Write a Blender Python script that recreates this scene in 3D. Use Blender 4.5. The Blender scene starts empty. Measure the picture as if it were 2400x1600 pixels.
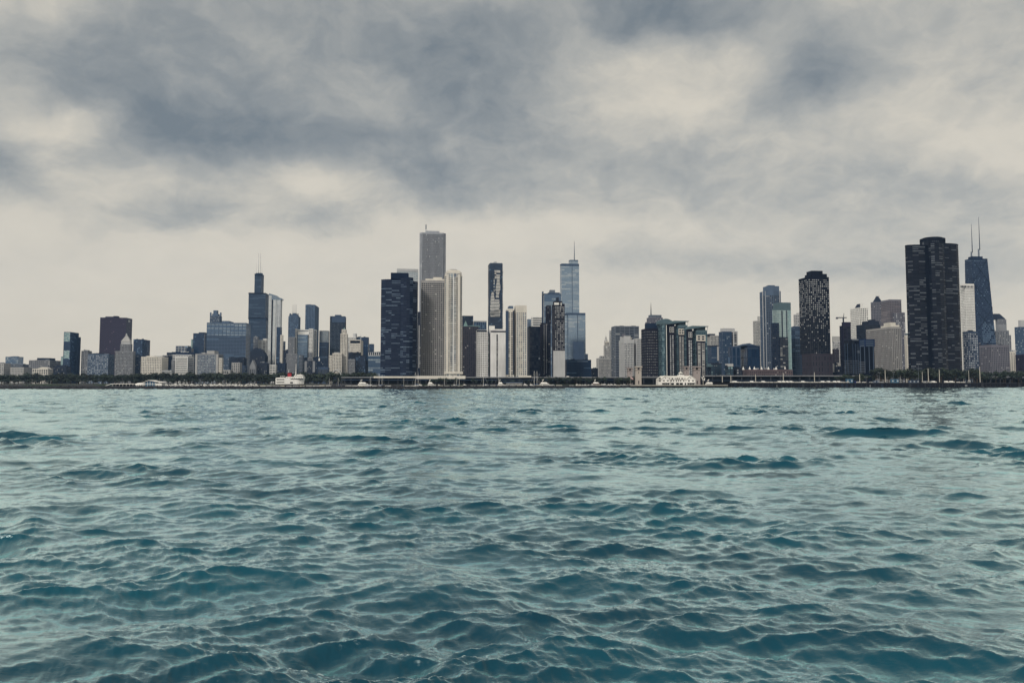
import bpy, math, random
import numpy as np
from mathutils import Vector

random.seed(7)
rng = np.random.default_rng(11)
SC = bpy.context.scene
COL = SC.collection

# ------------------------------------------------------------------ camera
FPX = 1690.0                      # focal length in pixels of the 2400 px wide photograph
CAM_H = 5.0                       # metres above the lake
HORIZON = 897.0
TILT = math.atan((HORIZON - 800.0) / FPX)
cam_d = bpy.data.cameras.new('camera')
cam = bpy.data.objects.new('camera', cam_d)
COL.objects.link(cam)
cam.location = (0, 0, CAM_H)
cam.rotation_euler = (math.pi / 2 + TILT, 0, 0)
cam_d.sensor_width = 36.0
cam_d.lens = 36.0 * FPX / 2400.0
cam_d.clip_start = 0.3
cam_d.clip_end = 60000
SC.camera = cam

# ------------------------------------------------------------------ sky, sun, exposure
SUN_EL, SUN_AZ = math.radians(36), math.radians(-146)   # azimuth from +Y (the view) towards +X


def ray(px, py):
    """Horizontal slope X/Y and rise Z/Y of a photo pixel, in metres per metre of distance."""
    dx = (px - 1200.0) / FPX
    v = (800.0 - py) / FPX
    yw = math.cos(TILT) - v * math.sin(TILT)
    return dx / yw, (math.sin(TILT) + v * math.cos(TILT)) / yw


def build_world():
    w = bpy.data.worlds.new('World')
    SC.world = w
    w.use_nodes = True
    nt = w.node_tree
    nt.nodes.clear()
    N, L = nt.nodes.new, nt.links.new

    def math_(op, a, b=None, clamp=False):
        n = N('ShaderNodeMath'); n.operation = op; n.use_clamp = clamp
        for i, s in enumerate((a, b)):
            if s is None:
                continue
            if isinstance(s, (int, float)):
                n.inputs[i].default_value = s
            else:
                L(s, n.inputs[i])
        return n.outputs[0]
    tc = N('ShaderNodeTexCoord')
    sep = N('ShaderNodeSeparateXYZ'); L(tc.outputs['Generated'], sep.inputs[0])
    X, Y, Z = sep.outputs
    OFF = 0.45
    den = math_('MAXIMUM', math_('ADD', Z, OFF), 0.02)
    u, v = math_('DIVIDE', X, den), math_('DIVIDE', Y, den)
    com = N('ShaderNodeCombineXYZ'); L(u, com.inputs[0]); L(v, com.inputs[1])
    # the cloud deck is warped so that the banks get torn edges
    wn = N('ShaderNodeTexNoise'); wn.inputs['Scale'].default_value = 5.5; wn.inputs['Detail'].default_value = 6
    wn.inputs['Roughness'].default_value = 0.55
    L(com.outputs[0], wn.inputs['Vector'])
    sub = N('ShaderNodeVectorMath'); sub.operation = 'SUBTRACT'; L(wn.outputs['Color'], sub.inputs[0])
    sub.inputs[1].default_value = (0.5, 0.5, 0.5)
    sca = N('ShaderNodeVectorMath'); sca.operation = 'MULTIPLY'; L(sub.outputs[0], sca.inputs[0])
    sca.inputs[1].default_value = (0.13, 0.15, 0)
    add = N('ShaderNodeVectorMath'); L(com.outputs[0], add.inputs[0]); L(sca.outputs[0], add.inputs[1])
    sw = N('ShaderNodeSeparateXYZ'); L(add.outputs[0], sw.inputs[0])
    U, V = sw.outputs[0], sw.outputs[1]

    def deck(px, py):
        a, e = ray(px, py)
        n = math.sqrt(a * a + 1 + e * e)
        d = e / n + OFF
        return a / n / d, 1 / n / d
    total = None
    # cloud banks over the city: centre, half sizes (as they appear), slant, weight
    for px, py, rx, ry, sl, wt in CLOUDS:
        u0, v0 = deck(px, py)
        u1, _ = deck(px + rx, py)
        _, va = deck(px, py - ry); _, vb = deck(px, py + ry)
        ru, rv = abs(u1 - u0), abs(vb - va) / 2
        du = math_('DIVIDE', math_('SUBTRACT', U, u0), ru)
        dv = math_('DIVIDE', math_('SUBTRACT', V, v0), rv)
        dv = math_('ADD', dv, math_('MULTIPLY', du, sl))
        r2 = math_('ADD', math_('MULTIPLY', du, du), math_('MULTIPLY', dv, dv))
        g = math_('MULTIPLY', math_('EXPONENT', math_('MULTIPLY', r2, -1.0)), wt * 1.18)
        total = g if total is None else math_('ADD', total, g)
    n1 = N('ShaderNodeTexNoise'); n1.inputs['Scale'].default_value = 3.2; n1.inputs['Detail'].default_value = 9
    n1.inputs['Roughness'].default_value = 0.52; n1.inputs['Distortion'].default_value = 0.0
    L(add.outputs[0], n1.inputs['Vector'])
    n2 = N('ShaderNodeTexNoise'); n2.inputs['Scale'].default_value = 9.5; n2.inputs['Detail'].default_value = 7
    n2.inputs['Roughness'].default_value = 0.6
    L(add.outputs[0], n2.inputs['Vector'])
    f1 = math_('MULTIPLY', math_('SUBTRACT', n1.outputs['Fac'], 0.5), 0.62)
    f2 = math_('MULTIPLY', math_('SUBTRACT', n2.outputs['Fac'], 0.5), 0.58)
    n3 = N('ShaderNodeTexNoise'); n3.inputs['Scale'].default_value = 27.0; n3.inputs['Detail'].default_value = 6
    n3.inputs['Roughness'].default_value = 0.6
    L(add.outputs[0], n3.inputs['Vector'])
    f2 = math_('ADD', f2, math_('MULTIPLY', math_('SUBTRACT', n3.outputs['Fac'], 0.5), 0.26))
    # low over the horizon the deck thins out into bright haze
    low = math_('MULTIPLY', math_('SUBTRACT', Z, 0.06), 4.0, clamp=True)
    fade = math_('ADD', math_('MULTIPLY', low, 0.5), 0.5)
    torn = math_('ADD', math_('MULTIPLY', f1, 1.1), math_('MULTIPLY', f2, 0.9))       # banks break up along their edges
    total = math_('MULTIPLY', total, math_('ADD', torn, 1.0))
    dens = math_('ADD', math_('MULTIPLY', math_('ADD', f1, f2), math_('MULTIPLY', fade, 0.8)), total)
    dens = math_('ADD', dens, math_('ADD', math_('MULTIPLY', low, 0.17), 0.15))
    high = math_('MULTIPLY', math_('SUBTRACT', Z, 0.40), 0.9, clamp=True)     # added overhead darkening, mostly out of view, for bluer, weaker ambient light
    dens = math_('MULTIPLY', math_('ADD', dens, math_('MULTIPLY', high, 0.45)), 0.88)
    ramp = N('ShaderNodeValToRGB')
    el = ramp.color_ramp.elements
    el[0].position = 0.0; el[0].color = (0.505, 0.462, 0.384, 1)
    el[1].position = 1.0; el[1].color = (0.118, 0.138, 0.152, 1)
    for p, c in ((0.25, (0.445, 0.412, 0.348, 1)), (0.5, (0.290, 0.288, 0.266, 1)), (0.75, (0.186, 0.199, 0.201, 1))):
        e = ramp.color_ramp.elements.new(p); e.color = c
    L(dens, ramp.inputs['Fac'])
    sky = N('ShaderNodeTexSky'); sky.sky_type = 'NISHITA'; sky.sun_disc = False
    sky.sun_elevation = SUN_EL; sky.sun_rotation = SUN_AZ
    sky.dust_density = 3.0
    # cloud radiance is written for background strength 0.1
    sc10 = N('ShaderNodeMixRGB'); sc10.blend_type = 'MULTIPLY'; sc10.inputs['Fac'].default_value = 1
    L(ramp.outputs['Color'], sc10.inputs[1]); sc10.inputs[2].default_value = (10.0, 10.0, 10.0, 1)
    mix = N('ShaderNodeMixRGB'); mix.inputs['Fac'].default_value = 0.95
    L(sky.outputs[0], mix.inputs[1]); L(sc10.outputs[0], mix.inputs[2])
    bg = N('ShaderNodeBackground'); bg.inputs['Strength'].default_value = 0.1
    L(mix.outputs[0], bg.inputs['Color'])
    out = N('ShaderNodeOutputWorld'); L(bg.outputs[0], out.inputs['Surface'])


CLOUDS = [
    # px, py, rx, ry, slant, weight
    (420, 90, 760, 190, 0.0, 0.36), (470, 310, 300, 110, -0.45, 0.46), (150, 60, 200, 70, 0, 0.16),
    (1130, 230, 240, 170, -0.3, 0.42), (1060, 80, 330, 130, 0, 0.14), (880, 330, 260, 80, -0.3, 0.22),
    (1580, 10, 210, 80, 0, 0.62), (1900, 200, 130, 100, 0.2, 0.46), (1010, 430, 220, 60, -0.1, 0.34),
    (10, 400, 110, 110, -0.2, 0.42), (740, 520, 190, 50, -0.1, 0.26), (430, 490, 190, 50, 0, 0.26),
    (1560, 370, 280, 70, 0.25, 0.26), (2180, 420, 330, 80, 0.1, 0.30), (2360, 180, 180, 170, 0, 0.18),
    (1780, 630, 260, 45, 0, 0.16), (2300, 600, 260, 70, 0, 0.16),
    (1600, 480, 400, 70, 0, 0.14), (2000, 520, 300, 60, 0, 0.12), (250, 560, 260, 50, 0, 0.08), (1500, 600, 260, 45, 0.1, 0.16), (2050, 640, 260, 45, 0, 0.18), (1150, 470, 260, 50, 0, 0.12), (2350, 480, 160, 60, 0, 0.14), (600, 250, 260, 120, -0.3, 0.12), (2250, 30, 300, 80, 0, 0.12), (1800, 60, 200, 80, 0, 0.10), (120, 290, 190, 50, -0.5, -0.28),
    (720, 410, 120, 60, -0.5, -0.20), (1200, 530, 300, 50, 0, -0.10), (2080, 120, 150, 110, 0, 0.05),
    (400, 620, 500, 60, 0, -0.06),
]
build_world()

sun_d = bpy.data.lights.new('sun', 'SUN')
sun_d.energy = 1.5
sun_d.angle = math.radians(12)
sun_d.color = (1.0, 0.94, 0.85)
sun = bpy.data.objects.new('sun', sun_d)
COL.objects.link(sun)
_s = Vector((math.sin(SUN_AZ) * math.cos(SUN_EL), math.cos(SUN_AZ) * math.cos(SUN_EL), math.sin(SUN_EL)))
sun.rotation_euler = (-_s).to_track_quat('-Z', 'Y').to_euler()
sun.location = (0, 0, 500)

SC.view_settings.view_transform = 'Standard'
SC.view_settings.look = 'None'
SC.view_settings.exposure = 0.62
SC.view_settings.gamma = 1.0
SC.view_settings.use_curve_mapping = False
try:
    SC.cycles.use_denoising = True
    SC.cycles.max_bounces = 6
    SC.cycles.volume_bounces = 0
    SC.cycles.caustics_reflective = False
    SC.cycles.caustics_refractive = False
except Exception:
    pass

# ------------------------------------------------------------------ helpers


def tag(o, label=None, cat=None, group=None, kind=None):
    if label: o['label'] = label
    if cat: o['category'] = cat
    if group: o['group'] = group
    if kind: o['kind'] = kind
    return o


def link(o, parent=None):
    COL.objects.link(o)
    if parent is not None:
        o.parent = parent
    return o


def empty(name, loc=(0, 0, 0), rz=0.0):
    o = bpy.data.objects.new(name, None)
    o.empty_display_size = 1.0
    o.location = loc
    o.rotation_euler = (0, 0, rz)
    return link(o)


class MB:
    """Collects polygons; build() links them as one mesh object."""

    def __init__(s):
        s.v, s.f, s.t = [], [], []

    def poly(s, pts, tone=0.0):
        n = len(s.v)
        s.v += [tuple(p) for p in pts]
        s.f.append(tuple(range(n, n + len(pts))))
        s.t.append(tone)

    def prism(s, pts, z0, z1, tone=0.0, top=None):
        """Closed prism over a CCW outline; top = outline of the upper end."""
        n, k = len(s.v), len(pts)
        top = top or pts
        s.v += [(x, y, z0) for x, y in pts] + [(x, y, z1) for x, y in top]
        s.f.append(tuple(range(n + k - 1, n - 1, -1)))
        s.f.append(tuple(range(n + k, n + 2 * k)))
        for i in range(k):
            j = (i + 1) % k
            s.f.append((n + i, n + j, n + k + j, n + k + i))
        s.t += [tone] * (k + 2)
        return s

    def box(s, x0, x1, y0, y1, z0, z1, tone=0.0):
        return s.prism([(x0, y0), (x1, y0), (x1, y1), (x0, y1)], z0, z1, tone)

    def tube(s, a, b, r0, r1=None, k=6, tone=0.0):
        a, b = Vector(a), Vector(b)
        r1 = r0 if r1 is None else r1
        d = (b - a).normalized()
        x = d.orthogonal().normalized(); y = d.cross(x)
        n = len(s.v)
        for c, r in ((a, r0), (b, r1)):
            for i in range(k):
                t = 2 * math.pi * i / k
                s.v.append(tuple(c + (x * math.cos(t) + y * math.sin(t)) * r))
        s.f.append(tuple(range(n + k - 1, n - 1, -1)))
        s.f.append(tuple(range(n + k, n + 2 * k)))
        for i in range(k):
            j = (i + 1) % k
            s.f.append((n + i, n + j, n + k + j, n + k + i))
        s.t += [tone] * (k + 2)
        return s

    def hull(s, rings, tone=0.0, caps=True):
        """Skin over rings of equal point count."""
        n, k = len(s.v), len(rings[0])
        for r in rings:
            s.v += [tuple(p) for p in r]
        for a in range(len(rings) - 1):
            for i in range(k):
                j = (i + 1) % k
                s.f.append((n + a * k + i, n + a * k + j, n + (a + 1) * k + j, n + (a + 1) * k + i)); s.t.append(tone)
        if caps:
            s.f.append(tuple(range(n + k - 1, n - 1, -1))); s.t.append(tone)
            m = n + (len(rings) - 1) * k
            s.f.append(tuple(range(m, m + k))); s.t.append(tone)
        return s

    def mesh(s, name, mat):
        me = bpy.data.meshes.new(name)
        me.from_pydata(s.v, [], s.f)
        if any(s.t):
            a = me.attributes.new('tone', 'FLOAT', 'FACE')
            a.data.foreach_set('value', s.t)
        me.materials.append(mat)
        return me

    def build(s, name, mat, parent=None, kind=None):
        if not s.f:
            return None
        o = bpy.data.objects.new(name, s.mesh(name, mat))
        link(o, parent)
        if kind:
            o['kind'] = kind
        return o


def copy_tree(o, parent=None):
    c = o.copy()
    link(c, parent)
    for ch in o.children:
        copy_tree(ch, c)
    return c


_M = {}


def new_mat(name):
    m = bpy.data.materials.new(name)
    m.use_nodes = True
    nt = m.node_tree
    return m, nt, nt.nodes['Principled BSDF']


def wall_mat(key, col, rough=0.85, var=0.16, metal=0.0, scale=0.05, spec=0.4):
    """Masonry, concrete, metal or paint: blotches, rain streaks and fine grain in object space."""
    if key in _M:
        return _M[key]
    m, nt, p = new_mat(key)
    N, L = nt.nodes.new, nt.links.new
    tc = N('ShaderNodeTexCoord')
    mp = N('ShaderNodeMapping'); mp.inputs['Scale'].default_value = (1.0, 1.0, 0.12)
    L(tc.outputs['Object'], mp.inputs[0])
    n1 = N('ShaderNodeTexNoise'); n1.inputs['Scale'].default_value = scale * 6; n1.inputs['Detail'].default_value = 4
    L(mp.outputs[0], n1.inputs['Vector'])
    n2 = N('ShaderNodeTexNoise'); n2.inputs['Scale'].default_value = scale; n2.inputs['Detail'].default_value = 6
    L(tc.outputs['Object'], n2.inputs['Vector'])
    mx = N('ShaderNodeMath'); mx.operation = 'MULTIPLY_ADD'
    L(n1.outputs['Fac'], mx.inputs[0]); mx.inputs[1].default_value = 0.5
    hl = N('ShaderNodeMath'); hl.operation = 'MULTIPLY'; L(n2.outputs['Fac'], hl.inputs[0]); hl.inputs[1].default_value = 0.5
    L(hl.outputs[0], mx.inputs[2])
    rp = N('ShaderNodeValToRGB')
    rp.color_ramp.elements[0].position = 0.3; rp.color_ramp.elements[1].position = 0.7
    rp.color_ramp.elements[0].color = [c * (1 - var) for c in col] + [1]
    rp.color_ramp.elements[1].color = [min(1, c * (1 + var)) for c in col] + [1]
    L(mx.outputs[0], rp.inputs['Fac'])
    L(rp.outputs[0], p.inputs['Base Color'])
    p.inputs['Roughness'].default_value = rough
    p.inputs['Metallic'].default_value = metal
    p.inputs['Specular IOR Level'].default_value = spec
    _M[key] = m
    return m


def glass_mat(key, dark, pale, metal=0.0, rough=0.12, spec=0.5):
    """Window panes: the face value 'tone' mixes dark to pale, for blinds and for sky reflection put into colour."""
    if key in _M:
        return _M[key]
    m, nt, p = new_mat(key)
    N, L = nt.nodes.new, nt.links.new
    at = N('ShaderNodeAttribute'); at.attribute_name = 'tone'
    mx = N('ShaderNodeMixRGB'); L(at.outputs['Fac'], mx.inputs['Fac'])
    mx.inputs[1].default_value = (*dark, 1); mx.inputs[2].default_value = (*pale, 1)
    L(mx.outputs[0], p.inputs['Base Color'])
    p.inputs['Metallic'].default_value = metal
    p.inputs['Roughness'].default_value = rough
    p.inputs['Specular IOR Level'].default_value = spec
    tc = N('ShaderNodeTexCoord')
    n1 = N('ShaderNodeTexNoise'); n1.inputs['Scale'].default_value = 0.16; n1.inputs['Detail'].default_value = 2
    L(tc.outputs['Object'], n1.inputs['Vector'])
    bp = N('ShaderNodeBump'); bp.inputs['Strength'].default_value = 0.06; bp.inputs['Distance'].default_value = 1.0
    L(n1.outputs['Fac'], bp.inputs['Height']); L(bp.outputs[0], p.inputs['Normal'])
    _M[key] = m
    return m


def struct(name, mb, mat):
    return tag(mb.build(name, mat), kind='structure')


def at(px, py, Y):
    a, e = ray(px, py)
    return Vector((a * Y, Y, CAM_H + e * Y))


def xat(px, Y, py=890):
    return ray(px, py)[0] * Y


def zat(py, Y):
    return CAM_H + ray(1200, py)[1] * Y

# ------------------------------------------------------------------ the lake
def fft_patch(size, n, k_lo, k_hi, wind, amp_rms, chop, seed, spread=2.0, fall=3.7):
    """One periodic patch of wind sea holding the wave numbers k_lo..k_hi: height and sideways pull."""
    r = np.random.default_rng(seed)
    kx = np.fft.fftfreq(n, d=size / n) * 2 * np.pi
    KX, KY = np.meshgrid(kx, kx, indexing='ij')
    K = np.hypot(KX, KY); K[0, 0] = 1e-6
    cosw = (KX * math.cos(wind) + KY * math.sin(wind)) / K
    P = K ** -fall * np.abs(cosw) ** spread
    P *= 1 / (1 + np.exp(-(K - k_lo) / (0.08 * k_lo))) / (1 + np.exp((K - k_hi) / (0.06 * k_hi)))
    P[0, 0] = 0
    h = (r.normal(size=(n, n)) + 1j * r.normal(size=(n, n))) * np.sqrt(P)
    z = np.fft.ifft2(h).real
    dx = np.fft.ifft2(1j * KX / K * h).real
    dy = np.fft.ifft2(1j * KY / K * h).real
    s = amp_rms / z.std()
    return size, n, z * s, dx * s * chop, dy * s * chop


def sample(patch, x, y, rot=0.0):
    size, n, z, dx, dy = patch
    c, s = math.cos(rot), math.sin(rot)
    xr, yr = c * x + s * y, -s * x + c * y
    fx, fy = (xr / size * n) % n, (yr / size * n) % n
    i, j = np.floor(fx).astype(int) % n, np.floor(fy).astype(int) % n
    a, b = fx - np.floor(fx), fy - np.floor(fy)
    i1, j1 = (i + 1) % n, (j + 1) % n

    def g(q):
        return (q[i, j] * (1 - a) * (1 - b) + q[i1, j] * a * (1 - b) + q[i, j1] * (1 - a) * b + q[i1, j1] * a * b)
    gx, gy = g(dx), g(dy)
    return g(z), c * gx - s * gy, s * gx + c * gy


def water_mat():
    m = bpy.data.materials.new('lake_water')
    m.use_nodes = True
    nt = m.node_tree
    nt.nodes.clear()
    N, L = nt.nodes.new, nt.links.new
    tc = N('ShaderNodeTexCoord')
    mp = N('ShaderNodeMapping'); mp.inputs['Scale'].default_value = (1.0, 2.4, 1.0)
    mp.inputs['Rotation'].default_value = (0, 0, math.radians(12))
    L(tc.outputs['Object'], mp.inputs[0])
    n1 = N('ShaderNodeTexNoise'); n1.inputs['Scale'].default_value = 2.6; n1.inputs['Detail'].default_value = 8
    n1.inputs['Roughness'].default_value = 0.68; n1.inputs['Distortion'].default_value = 0.4
    L(mp.outputs[0], n1.inputs['Vector'])
    # far out the chop is finer than the mesh: the same wavelets as relief, growing with the vertex value 'far'
    n2 = N('ShaderNodeTexNoise'); n2.inputs['Scale'].default_value = 0.30; n2.inputs['Detail'].default_value = 4
    n2.inputs['Roughness'].default_value = 0.6
    L(mp.outputs[0], n2.inputs['Vector'])
    fa = N('ShaderNodeAttribute'); fa.attribute_name = 'far'
    n2f = N('ShaderNodeMath'); n2f.operation = 'MULTIPLY'; L(n2.outputs['Fac'], n2f.inputs[0]); L(fa.outputs['Fac'], n2f.inputs[1])
    b2 = N('ShaderNodeBump'); b2.inputs['Strength'].default_value = 1.0; b2.inputs['Distance'].default_value = FAR_BUMP
    L(n2f.outputs[0], b2.inputs['Height'])
    b = N('ShaderNodeBump'); b.inputs['Strength'].default_value = 1.0; b.inputs['Distance'].default_value = WATER_BUMP
    L(n1.outputs['Fac'], b.inputs['Height']); L(b2.outputs[0], b.inputs['Normal'])
    # silty teal lake: drifting patches of clearer and of cloudier water
    n4 = N('ShaderNodeTexNoise'); n4.inputs['Scale'].default_value = 0.06; n4.inputs['Detail'].default_value = 5
    L(mp.outputs[0], n4.inputs['Vector'])
    mr = N('ShaderNodeMapRange'); L(n4.outputs['Fac'], mr.inputs[0])
    mr.inputs[1].default_value = 0.3; mr.inputs[2].default_value = 0.7
    mx = N('ShaderNodeMixRGB'); L(mr.outputs[0], mx.inputs['Fac'])
    mx.inputs[1].default_value = (0.001, 0.027, 0.053, 1); mx.inputs[2].default_value = (0.002, 0.074, 0.114, 1)
    df = N('ShaderNodeBsdfDiffuse'); L(mx.outputs[0], df.inputs['Color'])
    gl = N('ShaderNodeBsdfGlossy'); gl.inputs['Roughness'].default_value = 0.03
    gl.inputs['Color'].default_value = (0.79, 0.98, 0.99, 1)
    L(b.outputs[0], gl.inputs['Normal']); L(b.outputs[0], df.inputs['Normal'])
    fr = N('ShaderNodeFresnel'); fr.inputs['IOR'].default_value = 1.333; L(b.outputs[0], fr.inputs['Normal'])
    pw = N('ShaderNodeMath'); pw.operation = 'POWER'; L(fr.outputs[0], pw.inputs[0]); pw.inputs[1].default_value = 1.35
    mu = N('ShaderNodeMath'); mu.operation = 'MULTIPLY'; mu.use_clamp = True
    L(pw.outputs[0], mu.inputs[0]); mu.inputs[1].default_value = 5.4
    ms = N('ShaderNodeMixShader'); L(mu.outputs[0], ms.inputs[0]); L(df.outputs[0], ms.inputs[1]); L(gl.outputs[0], ms.inputs[2])
    out = N('ShaderNodeOutputMaterial'); L(ms.outputs[0], out.inputs['Surface'])
    return m


WATER_BUMP = 0.018
FAR_BUMP = 0.25


def build_lake():
    wind = math.radians(78)
    pa = fft_patch(83.0, 512, 1.2, 4.5, wind, 0.090, 1.05, 3, 3.6)              # 1.4 to 5 m
    pb = fft_patch(31.0, 512, 4.5, 14.0, wind + 0.22, 0.0260, 0.8, 5, 3.6)         # 0.4 to 1.4 m
    pc = fft_patch(11.3, 768, 14.0, 95.0, wind - 0.25, 0.0066, 0.35, 9, 3.2, 3.2)  # ripples
    pd = fft_patch(397.0, 768, 0.45, 1.3, wind + 0.1, 0.105, 1.0, 13, 4.0)        # 5 to 28 m
    nr, nc = 1250, 860
    d = 8.0 * (1150 / 8.0) ** (np.linspace(0, 1, nr) ** 0.97)
    th = np.radians(np.linspace(-43, 43, nc))
    D, TH = np.meshgrid(d, th, indexing='ij')
    X, Y = D * np.tan(TH), D * np.ones_like(TH)
    step = np.gradient(d)[:, None] * np.ones_like(D)
    Z = np.zeros_like(X); OX = np.zeros_like(X); OY = np.zeros_like(X)
    # gusts and slicks: patches of rougher and of calmer water
    gp = fft_patch(300.0, 512, 0.10, 1.4, 0.4, 1.0, 0, 21, 0.0, 2.2)
    g, _, _ = sample(gp, X * 0.62, Y, 0.2)
    g = np.clip(0.85 + 0.55 * g, 0.3, 2.3)
    lee = np.clip((D - 2.0) / 45.0, 0.4, 1.0)           # the swell is broken close to the moored boat the picture is taken from
    for p, lam, rot, q in ((pd, 6., 0.0, 0.75), (pa, 2.6, 0.0, 0.8), (pb, 0.7, 0.12, 0.7), (pc, 0.2, -0.15, 0.7)):
        z, ox, oy = sample(p, X + 47.0 * lam, Y + 31.0 * lam, rot)
        f = np.clip(1.6 - step / lam, 0, 1) * (1 - q + q * g)
        if lam > 2:
            f = f * lee if lam > 5 else f * np.sqrt(lee)
        Z += z * f; OX += ox * f; OY += oy * f
    X = X + OX; Y = Y + OY
    co = np.stack([X, Y, Z], -1).reshape(-1, 3)
    idx = np.arange(nr * nc).reshape(nr, nc)
    q = np.stack([idx[:-1, :-1], idx[:-1, 1:], idx[1:, 1:], idx[1:, :-1]], -1).reshape(-1, 4)
    # calm skirt that carries the sheet to the horizon and round the camera
    n0 = len(co)
    R = 30000.0
    ex = [(-R, -R, -0.3), (R, -R, -0.3), (R, R, -0.3), (-R, R, -0.3)]
    i00, i01, i10, i11 = idx[0, 0], idx[0, -1], idx[-1, 0], idx[-1, -1]
    co = np.vstack([co, np.array(ex)])
    me = bpy.data.meshes.new('lake')
    loops = q.astype(np.int32)
    extra = [(n0, n0 + 1, i01, i00), (n0 + 1, n0 + 2, i11, i01), (n0 + 2, n0 + 3, i10, i11), (n0 + 3, n0, i00, i10)]
    loops = np.vstack([loops, np.array(extra, dtype=np.int32)])
    nf = len(loops)
    me.vertices.add(len(co)); me.vertices.foreach_set('co', co.astype(np.float32).ravel())
    me.loops.add(nf * 4); me.loops.foreach_set('vertex_index', loops.ravel())
    me.polygons.add(nf)
    me.polygons.foreach_set('loop_start', np.arange(0, nf * 4, 4, dtype=np.int32))
    me.polygons.foreach_set('loop_total', np.full(nf, 4, dtype=np.int32))
    me.polygons.foreach_set('use_smooth', np.ones(nf, dtype=bool))
    me.update(calc_edges=True)
    far = me.attributes.new('far', 'FLOAT', 'POINT')
    far.data.foreach_set('value', np.append(np.clip((D - 35.0) / 160.0, 0, 1).ravel(), [1, 1, 1, 1]).astype(np.float32))
    me.materials.append(water_mat())
    o = bpy.data.objects.new('lake', me)
    link(o)
    tag(o, 'choppy teal lake water in front of the skyline', kind='structure')


build_lake()

# ------------------------------------------------------------------ land
GROUND = 3.0
SHORE = [(-900, 583), (980, 583), (1150, 650), (1400, 704), (1730, 805), (3300, 805)]   # photo column, distance


def shore_y(px):
    for (a, ya), (b, yb) in zip(SHORE, SHORE[1:]):
        if a <= px <= b:
            return ya + (yb - ya) * (px - a) / (b - a)
    return SHORE[-1][1]


W = dict(
    cream=(0.66, 0.63, 0.57), white=(0.76, 0.76, 0.74), pale=(0.46, 0.47, 0.48), stone=(0.235, 0.245, 0.265),
    sand=(0.40, 0.40, 0.395), grey=(0.14, 0.165, 0.205), bluegrey=(0.082, 0.122, 0.190), steel=(0.042, 0.070, 0.125),
    navy=(0.014, 0.028, 0.062), ink=(0.0045, 0.0075, 0.017), brown=(0.042, 0.038, 0.052), plum=(0.025, 0.021, 0.045),
    brick=(0.014, 0.013, 0.024), mauve=(0.145, 0.145, 0.178), tealgrey=(0.085, 0.135, 0.160), copper=(0.15, 0.25, 0.25),
    slate=(0.020, 0.027, 0.046))
G = dict(
    dark=((0.005, 0.009, 0.022), (0.38, 0.39, 0.39), 0.0, 0.12, 0.4),
    blue=((0.030, 0.075, 0.155), (0.40, 0.48, 0.54), 0.35, 0.12, 0.6),
    deep=((0.008, 0.026, 0.068), (0.14, 0.25, 0.40), 0.15, 0.10, 0.45),
    silver=((0.22, 0.28, 0.36), (0.52, 0.58, 0.62), 0.85, 0.14, 0.5),
    sky=((0.10, 0.16, 0.26), (0.42, 0.50, 0.56), 0.7, 0.10, 0.5),
    teal=((0.022, 0.064, 0.10), (0.27, 0.41, 0.46), 0.55, 0.10, 0.6),
    mint=((0.22, 0.36, 0.40), (0.52, 0.65, 0.66), 0.6, 0.12, 0.5),
    bronze=((0.002, 0.004, 0.012), (0.20, 0.23, 0.27), 0.0, 0.10, 0.22),
    skylit=((0.012, 0.018, 0.032), (0.62, 0.65, 0.68), 0.0, 0.2, 0.5))  # last key: pale end paints bright sky reflection into the pane colour


def wm(k):
    return wall_mat('wall_' + k, W[k], spec=0.12 if max(W[k]) < 0.12 else 0.35)


def gm(k):
    return glass_mat('glass_' + k, *G[k])


def tones(mode, nx, nz, r):
    """How pale each pane is: drawn blinds, and sky reflection painted into the colour."""
    t = np.zeros((nx, nz))
    kind, p = mode
    if kind == 'rand':
        t = np.where(r.random((nx, nz)) < p, r.uniform(0.35, 1.0, (nx, nz)), r.uniform(0, 0.10, (nx, nz)))
    elif kind == 'flat':
        t = np.clip(p + r.normal(0, 0.10, (nx, nz)), 0, 1)
    elif kind == 'runs':
        for j in range(nz):
            pj = p * r.choice([0.25, 0.6, 1.0, 1.9])
            i = 0
            while i < nx:
                n = int(r.integers(2, 8))
                t[i:i + n, j] = r.uniform(0.30, 0.85) * r.uniform(0.75, 1, size=len(t[i:i + n, j])) if r.random() < pj else r.uniform(0, 0.07)
                i += n
    elif kind == 'fade':                       # sky reflection painted as pale panes, mostly in the upper storeys
        for j in range(nz):
            q = p * min(1, max(0, (j / nz - 0.25) / 0.4)) + 0.10
            t[:, j] = np.where(r.random(nx) < q, r.uniform(0.5, 1, nx), r.uniform(0, 0.10, nx))
    return t


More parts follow.
